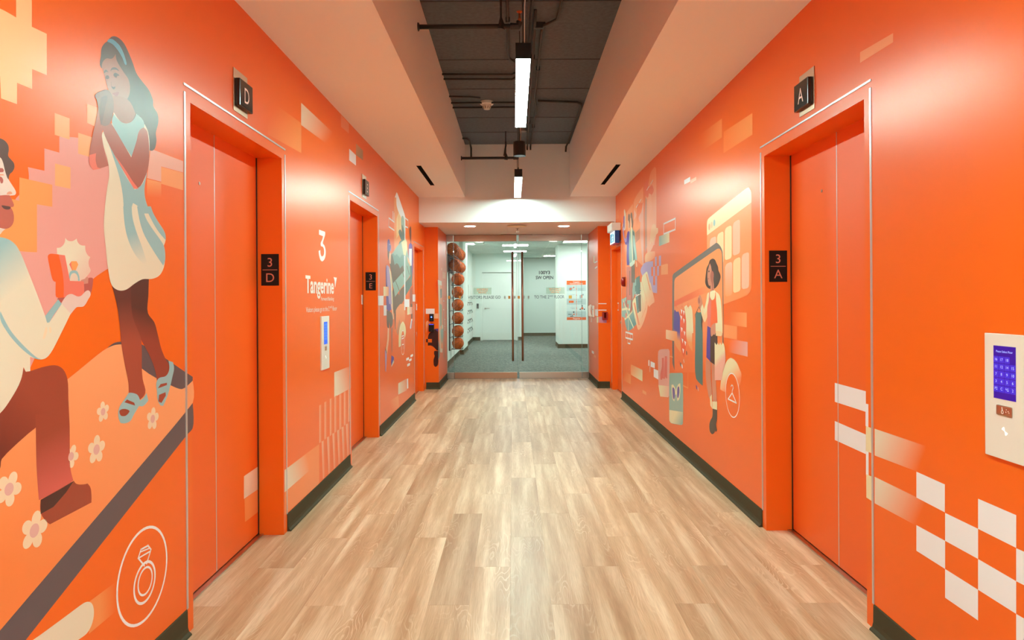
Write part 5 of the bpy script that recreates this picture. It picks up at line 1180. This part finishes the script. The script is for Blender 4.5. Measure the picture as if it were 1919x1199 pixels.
g.p(S2_, '463 755 473 758 473 822 463 818', 'PK'); g.p(S2_, '253 733 384 798 384 927 253 850', 'A', c2='Y', g='265 790 375 850'); g.p(S2_, '165 800 253 850 253 958 165 910', 'O', c2='A', g='175 860 253 900'); g.p(S2_, '385 1020 427 1045 427 1080 385 1055', 'A')
g.stroke(S2_, '195 372 275 396 275 457 195 435', .02, closed=1); g.stroke(S2_, '218 380 248 388 246 503 218 495', .016, closed=1); g.done()
T1, T2_, T3 = View(1150, 310, 9.99), View(1150, 420, 9.99), View(1150, 530, 9.99)
g = Print('printed_shop_windows', 'R', WALL_R, 'tall peach shop window shapes behind the printed pair', 2)
SW_ = (246, 150, 96)
g.p(PX, '1154.8 396 1160 392 1160 407.5 1154.8 411', 'A2'); g.p(T1, '220 1199 238 890 360 715 362 2300 225 2300', SW_, c2='O', g='300 1300 300 2300'); g.p(T1, '375 690 420 580 552 395 566 1500 560 1900 420 1750 375 2100', SW_)
g.p(T1, '440 720 560 690 555 1199 540 1500 420 1199', 'O', c2=SW_, g='430 900 560 1000'); g.p(T1, '378 815 392 840 430 920 420 960 380 1020', 'PK'); g.p(T1, '552 690 560 700 560 2000 500 1300 505 1060 490 1060 470 980 490 920 515 880', 'PK')
g.p(T1, '655 330 700 120 770 25 795 60 800 1199 780 1400 640 1700 610 1400 600 560 640 440', SW_, c2=(244, 176, 140), g='700 200 720 1000'); g.p(T1, '600 590 620 640 625 1500 590 1640 580 900', (196, 140, 116)); g.p(T1, '590 330 640 260 660 420 720 360 750 480 700 560 620 600 575 480', (238, 104, 60)); g.p(T1, '660 520 700 540 720 800 660 1000 640 700', (246, 176, 140))
g.stroke(T1, '692 350 736 272', .010); g.stroke(T1, '620 465 664 390', .010); g.stroke(T1, '478 695 518 632', .011); g.stroke(T1, '420 788 458 728', .011); g.p(T2_, '682 395 690 200 720 30 755 -10 790 30 798 70 830 70 830 160 795 200 740 360 712 320', (242, 200, 160)); g.stroke(T1, '750 850 765 835 772 1010 745 1010', .008, 'PK', closed=1)
g.stroke(T2_, '520 20 545 60 530 200 548 215', .012, 'PK'); g.stroke(T2_, '525 310 545 290 552 400 535 445 515 380', .008, 'PK', closed=1); g.stroke(T2_, '525 520 545 505 550 620 530 670', .008, 'PK'); g.stroke(T2_, '760 235 778 260 765 380 740 370', .008, 'PK', closed=1); g.p(T2_, '410 160 490 80 492 270 415 350', (206, 130, 96)); g.done()
g = Print('printed_purple_pixels', 'R', WALL_R, 'lavender blob breaking into checks on the right mural', 14)
g.p(T2_, '590 710 585 640 595 575 620 540 665 518 772 508 772 605 680 690', (244, 190, 140), c2=SW_, g='620 600 740 640'); g.p(T2_, '505 870 515 820 540 780 570 735 610 710 740 690 740 800 705 800 705 970 740 970 815 970 815 1290 740 1280 640 1100 540 970', 'V')
for t_ in ('775 615 808 605 808 780 775 785', '850 595 888 585 888 775 850 780', '815 790 850 780 850 960 815 965', '742 800 776 795 776 968 742 970'): g.p(T2_, t_, 'V')
g.p(T2_, '742 970 776 970 776 1140 742 1140', 'O'); g.p(T2_, '890 767 1000 740 1000 930 890 945', (246, 160, 92)); g.done()
g = Print('printed_purchases', 'R', WALL_R, 'printed cream phone, receipts and teal map under the pair', 20)
g.p(T3, '150 310 245 262 262 322 345 310 372 360 430 760 370 832 300 890 255 890 225 790 200 650 155 630', 'T', c2=(96, 146, 148), g='300 500 420 740'); g.stroke(T3, '160 500 250 480 350 520', .03, 'Y'); g.stroke(T3, '180 330 280 620 372 835', .026, 'Y'); g.stroke(T3, '275 890 280 620 350 530', .026, 'Y'); g.stroke(T3, '210 680 280 620', .026, 'Y')
for (a_, b_) in ((235, 345), (272, 420), (236, 590), (190, 390)): g.p(T3, '%f %f %f %f %f %f %f %f' % (a_-14, b_, a_, b_-28, a_+12, b_, a_, b_+90), (232, 120, 96), 1)
g.p(T2_, '540 970 580 920 620 885 632 900 660 1010 702 1199 740 1299 500 1299 500 1080 525 1080', 'Y'); g.p(T3, '500 -5 692 -5 730 160 766 320 766 365 730 385 665 450 640 408 628 520 560 740 512 840 475 882 452 862 350 372 410 262 500 180', 'Y', c2=(248, 176, 130), g='560 180 740 260'); g.p(T2_, '608 940 622 930 700 1230 680 1240', (244, 140, 90)); g.stroke(T3, '530 -20 600 250 630 400', .008, (240, 150, 100)); g.stroke(T3, '610 350 600 480 530 650', .012, (240, 150, 100)); g.stroke(T3, '530 250 545 400 540 560', .02, (240, 166, 120))
g.p(T3, '373 385 400 358 492 790 462 792', (244, 140, 90)); g.p(T3, '412 262 512 212 514 520 480 540 450 572 440 520', (96, 132, 134)); g.p(T3, '460 240 512 212 516 520 500 540 470 520', 'U'); g.stroke(T3, '474 490 474 550', .012, 'Y')
for k_, c_ in enumerate(((232, 96, 60), 'Y', (66, 60, 100), (66, 60, 100), 'W', (206, 96, 80), 'W')): g.p(T3, '410 %f 508 %f 508 %f 410 %f' % (170+13*k_, 95+15*k_, 110+15*k_, 184+13*k_), c_)
g.done()
g = Print('printed_walking_pair', 'R', WALL_R, 'printed pair of people, one waving in purple, one in a long teal coat', 40)
g.p(T1, '195 850 208 820 222 870 232 930 226 1010 220 1199 170 1199 175 1100 200 1000', 'C', 1); g.p(T1, '186 960 200 935 208 960 208 1199 182 1120', 'V2'); g.p(T2_, '170 60 185 20 195 200 215 320 240 250 262 150 285 118 298 150 300 760 252 770 245 640 250 385 222 385 200 300 178 180', 'V2'); g.p(T2_, '172 80 190 60 205 250 225 280 248 230 240 330 218 345 195 280', 'V')
g.p(T1, '272 960 280 915 293 905 308 940 308 1080 300 1170 286 1130 272 1040', (112, 78, 70), 1); g.p(T1, '268 1030 283 1035 296 1090 290 1240 278 1220', (232, 180, 150)); g.p(T1, '318 930 325 890 337 878 350 920 358 1000 369 1060 358 1180 345 1190 330 1100', (96, 78, 70), 1); g.p(T1, '316 975 328 985 340 1100 338 1220 322 1200', (240, 200, 170))
g.p(T2_, '300 170 318 100 345 80 370 105 395 150 402 220 408 330 440 650 432 692 404 640 400 690 340 735 300 775 290 600', 'T'); g.p(T2_, '352 120 385 150 395 260 400 660 355 690', 'T2'); g.p(T2_, '362 200 385 220 436 600 436 680 410 640 372 400', (160, 196, 190)); g.p(T2_, '320 60 350 60 356 400 366 720 345 790 312 795 300 745 345 700 335 300', 'Y'); g.p(T2_, '300 735 345 700 398 668 396 730 340 795 302 790', (206, 222, 206))
g.p(T2_, '326 800 398 742 402 1310 326 1310', 'U'); g.p(T2_, '246 800 332 800 336 1420 262 1425 245 1300', (206, 108, 96)); g.p(T2_, '300 870 312 870 312 1330 300 1330', 'U'); g.p(T3, '240 60 250 60 258 470 232 430 216 350 240 340', 'X'); g.p(T3, '326 -5 372 -5 352 160 352 500 320 560 302 545 322 420', 'X'); g.p(T3, '352 150 370 -5 402 -5 405 180 360 330', (150, 178, 172))
g.p(T2_, '402 1040 430 1000 492 960 498 1310 402 1310', 'T2'); g.p(T2_, '402 1050 425 1005 425 1310 402 1310', 'T'); g.p(T3, '402 60 500 -5 502 88 408 170', 'T2'); g.stroke(T2_, '424 1000 424 810 445 760', .007, 'U'); g.stroke(T2_, '466 960 458 780', .007, 'U'); g.p(T2_, '420 690 432 700 446 760 445 800 425 800', (240, 184, 150)); g.done()

# ------------------------------ right pillar
Z1 = View(960, 540, 5.45)
g = Print('printed_lines', 'PL', PIL_R, 'white lines and a lavender block on the right pillar front')
g.p(Z1, '880 153 962 153 962 162 880 162', 'W'); g.p(Z1, '880 219 962 219 962 228 880 228', 'W'); g.p(Z1, '880 290 963 290 963 353 880 353', (176, 140, 196), c2=(212, 140, 140), g='960 320 880 320'); g.done()
g = Print('printed_corner_marks', 'PRS', PIL_R, 'white and cream corner marks on the right pillar side')
g.p(Z1, '845 215 876 215 876 285 845 280', 'W'); g.p(Z1, '864 292 879 292 879 353 864 350', 'Y'); g.p(Z1, '812 633 834 647 834 673 812 660', 'W'); g.p(Z1, '834 678 856 690 856 714 834 700', 'A')
q_ = View(1090, 400, 11.99); g.p(q_, '265 945 290 945 290 1105 265 1105', 'Y'); g.stroke(q_, '290 1105 350 1075', .02); g.stroke(q_, '300 1230 350 1195', .02); g.done()
g = Print('printed_outline', 'D4', D5, 'small white printed outline on the side door')
g.stroke(Z1, '1070 154 1088 152 1088 222 1070 222', .02); g.done()

g = Print('printed_mark', 'LE', D2, 'small white printed mark on the lift door leaf'); g.p(PX, '676.8 552 680 553 680 570.5 676.8 570', 'W'); g.done()
g = Print('printed_mark', 'D3', D3, 'small white printed marks on the side door leaf'); g.p(PX, '779.5 569 781.6 569.5 781.6 581 779.5 581', 'W'); g.p(PX, '779.5 622 781.6 622 781.6 632', 'PK'); g.done()
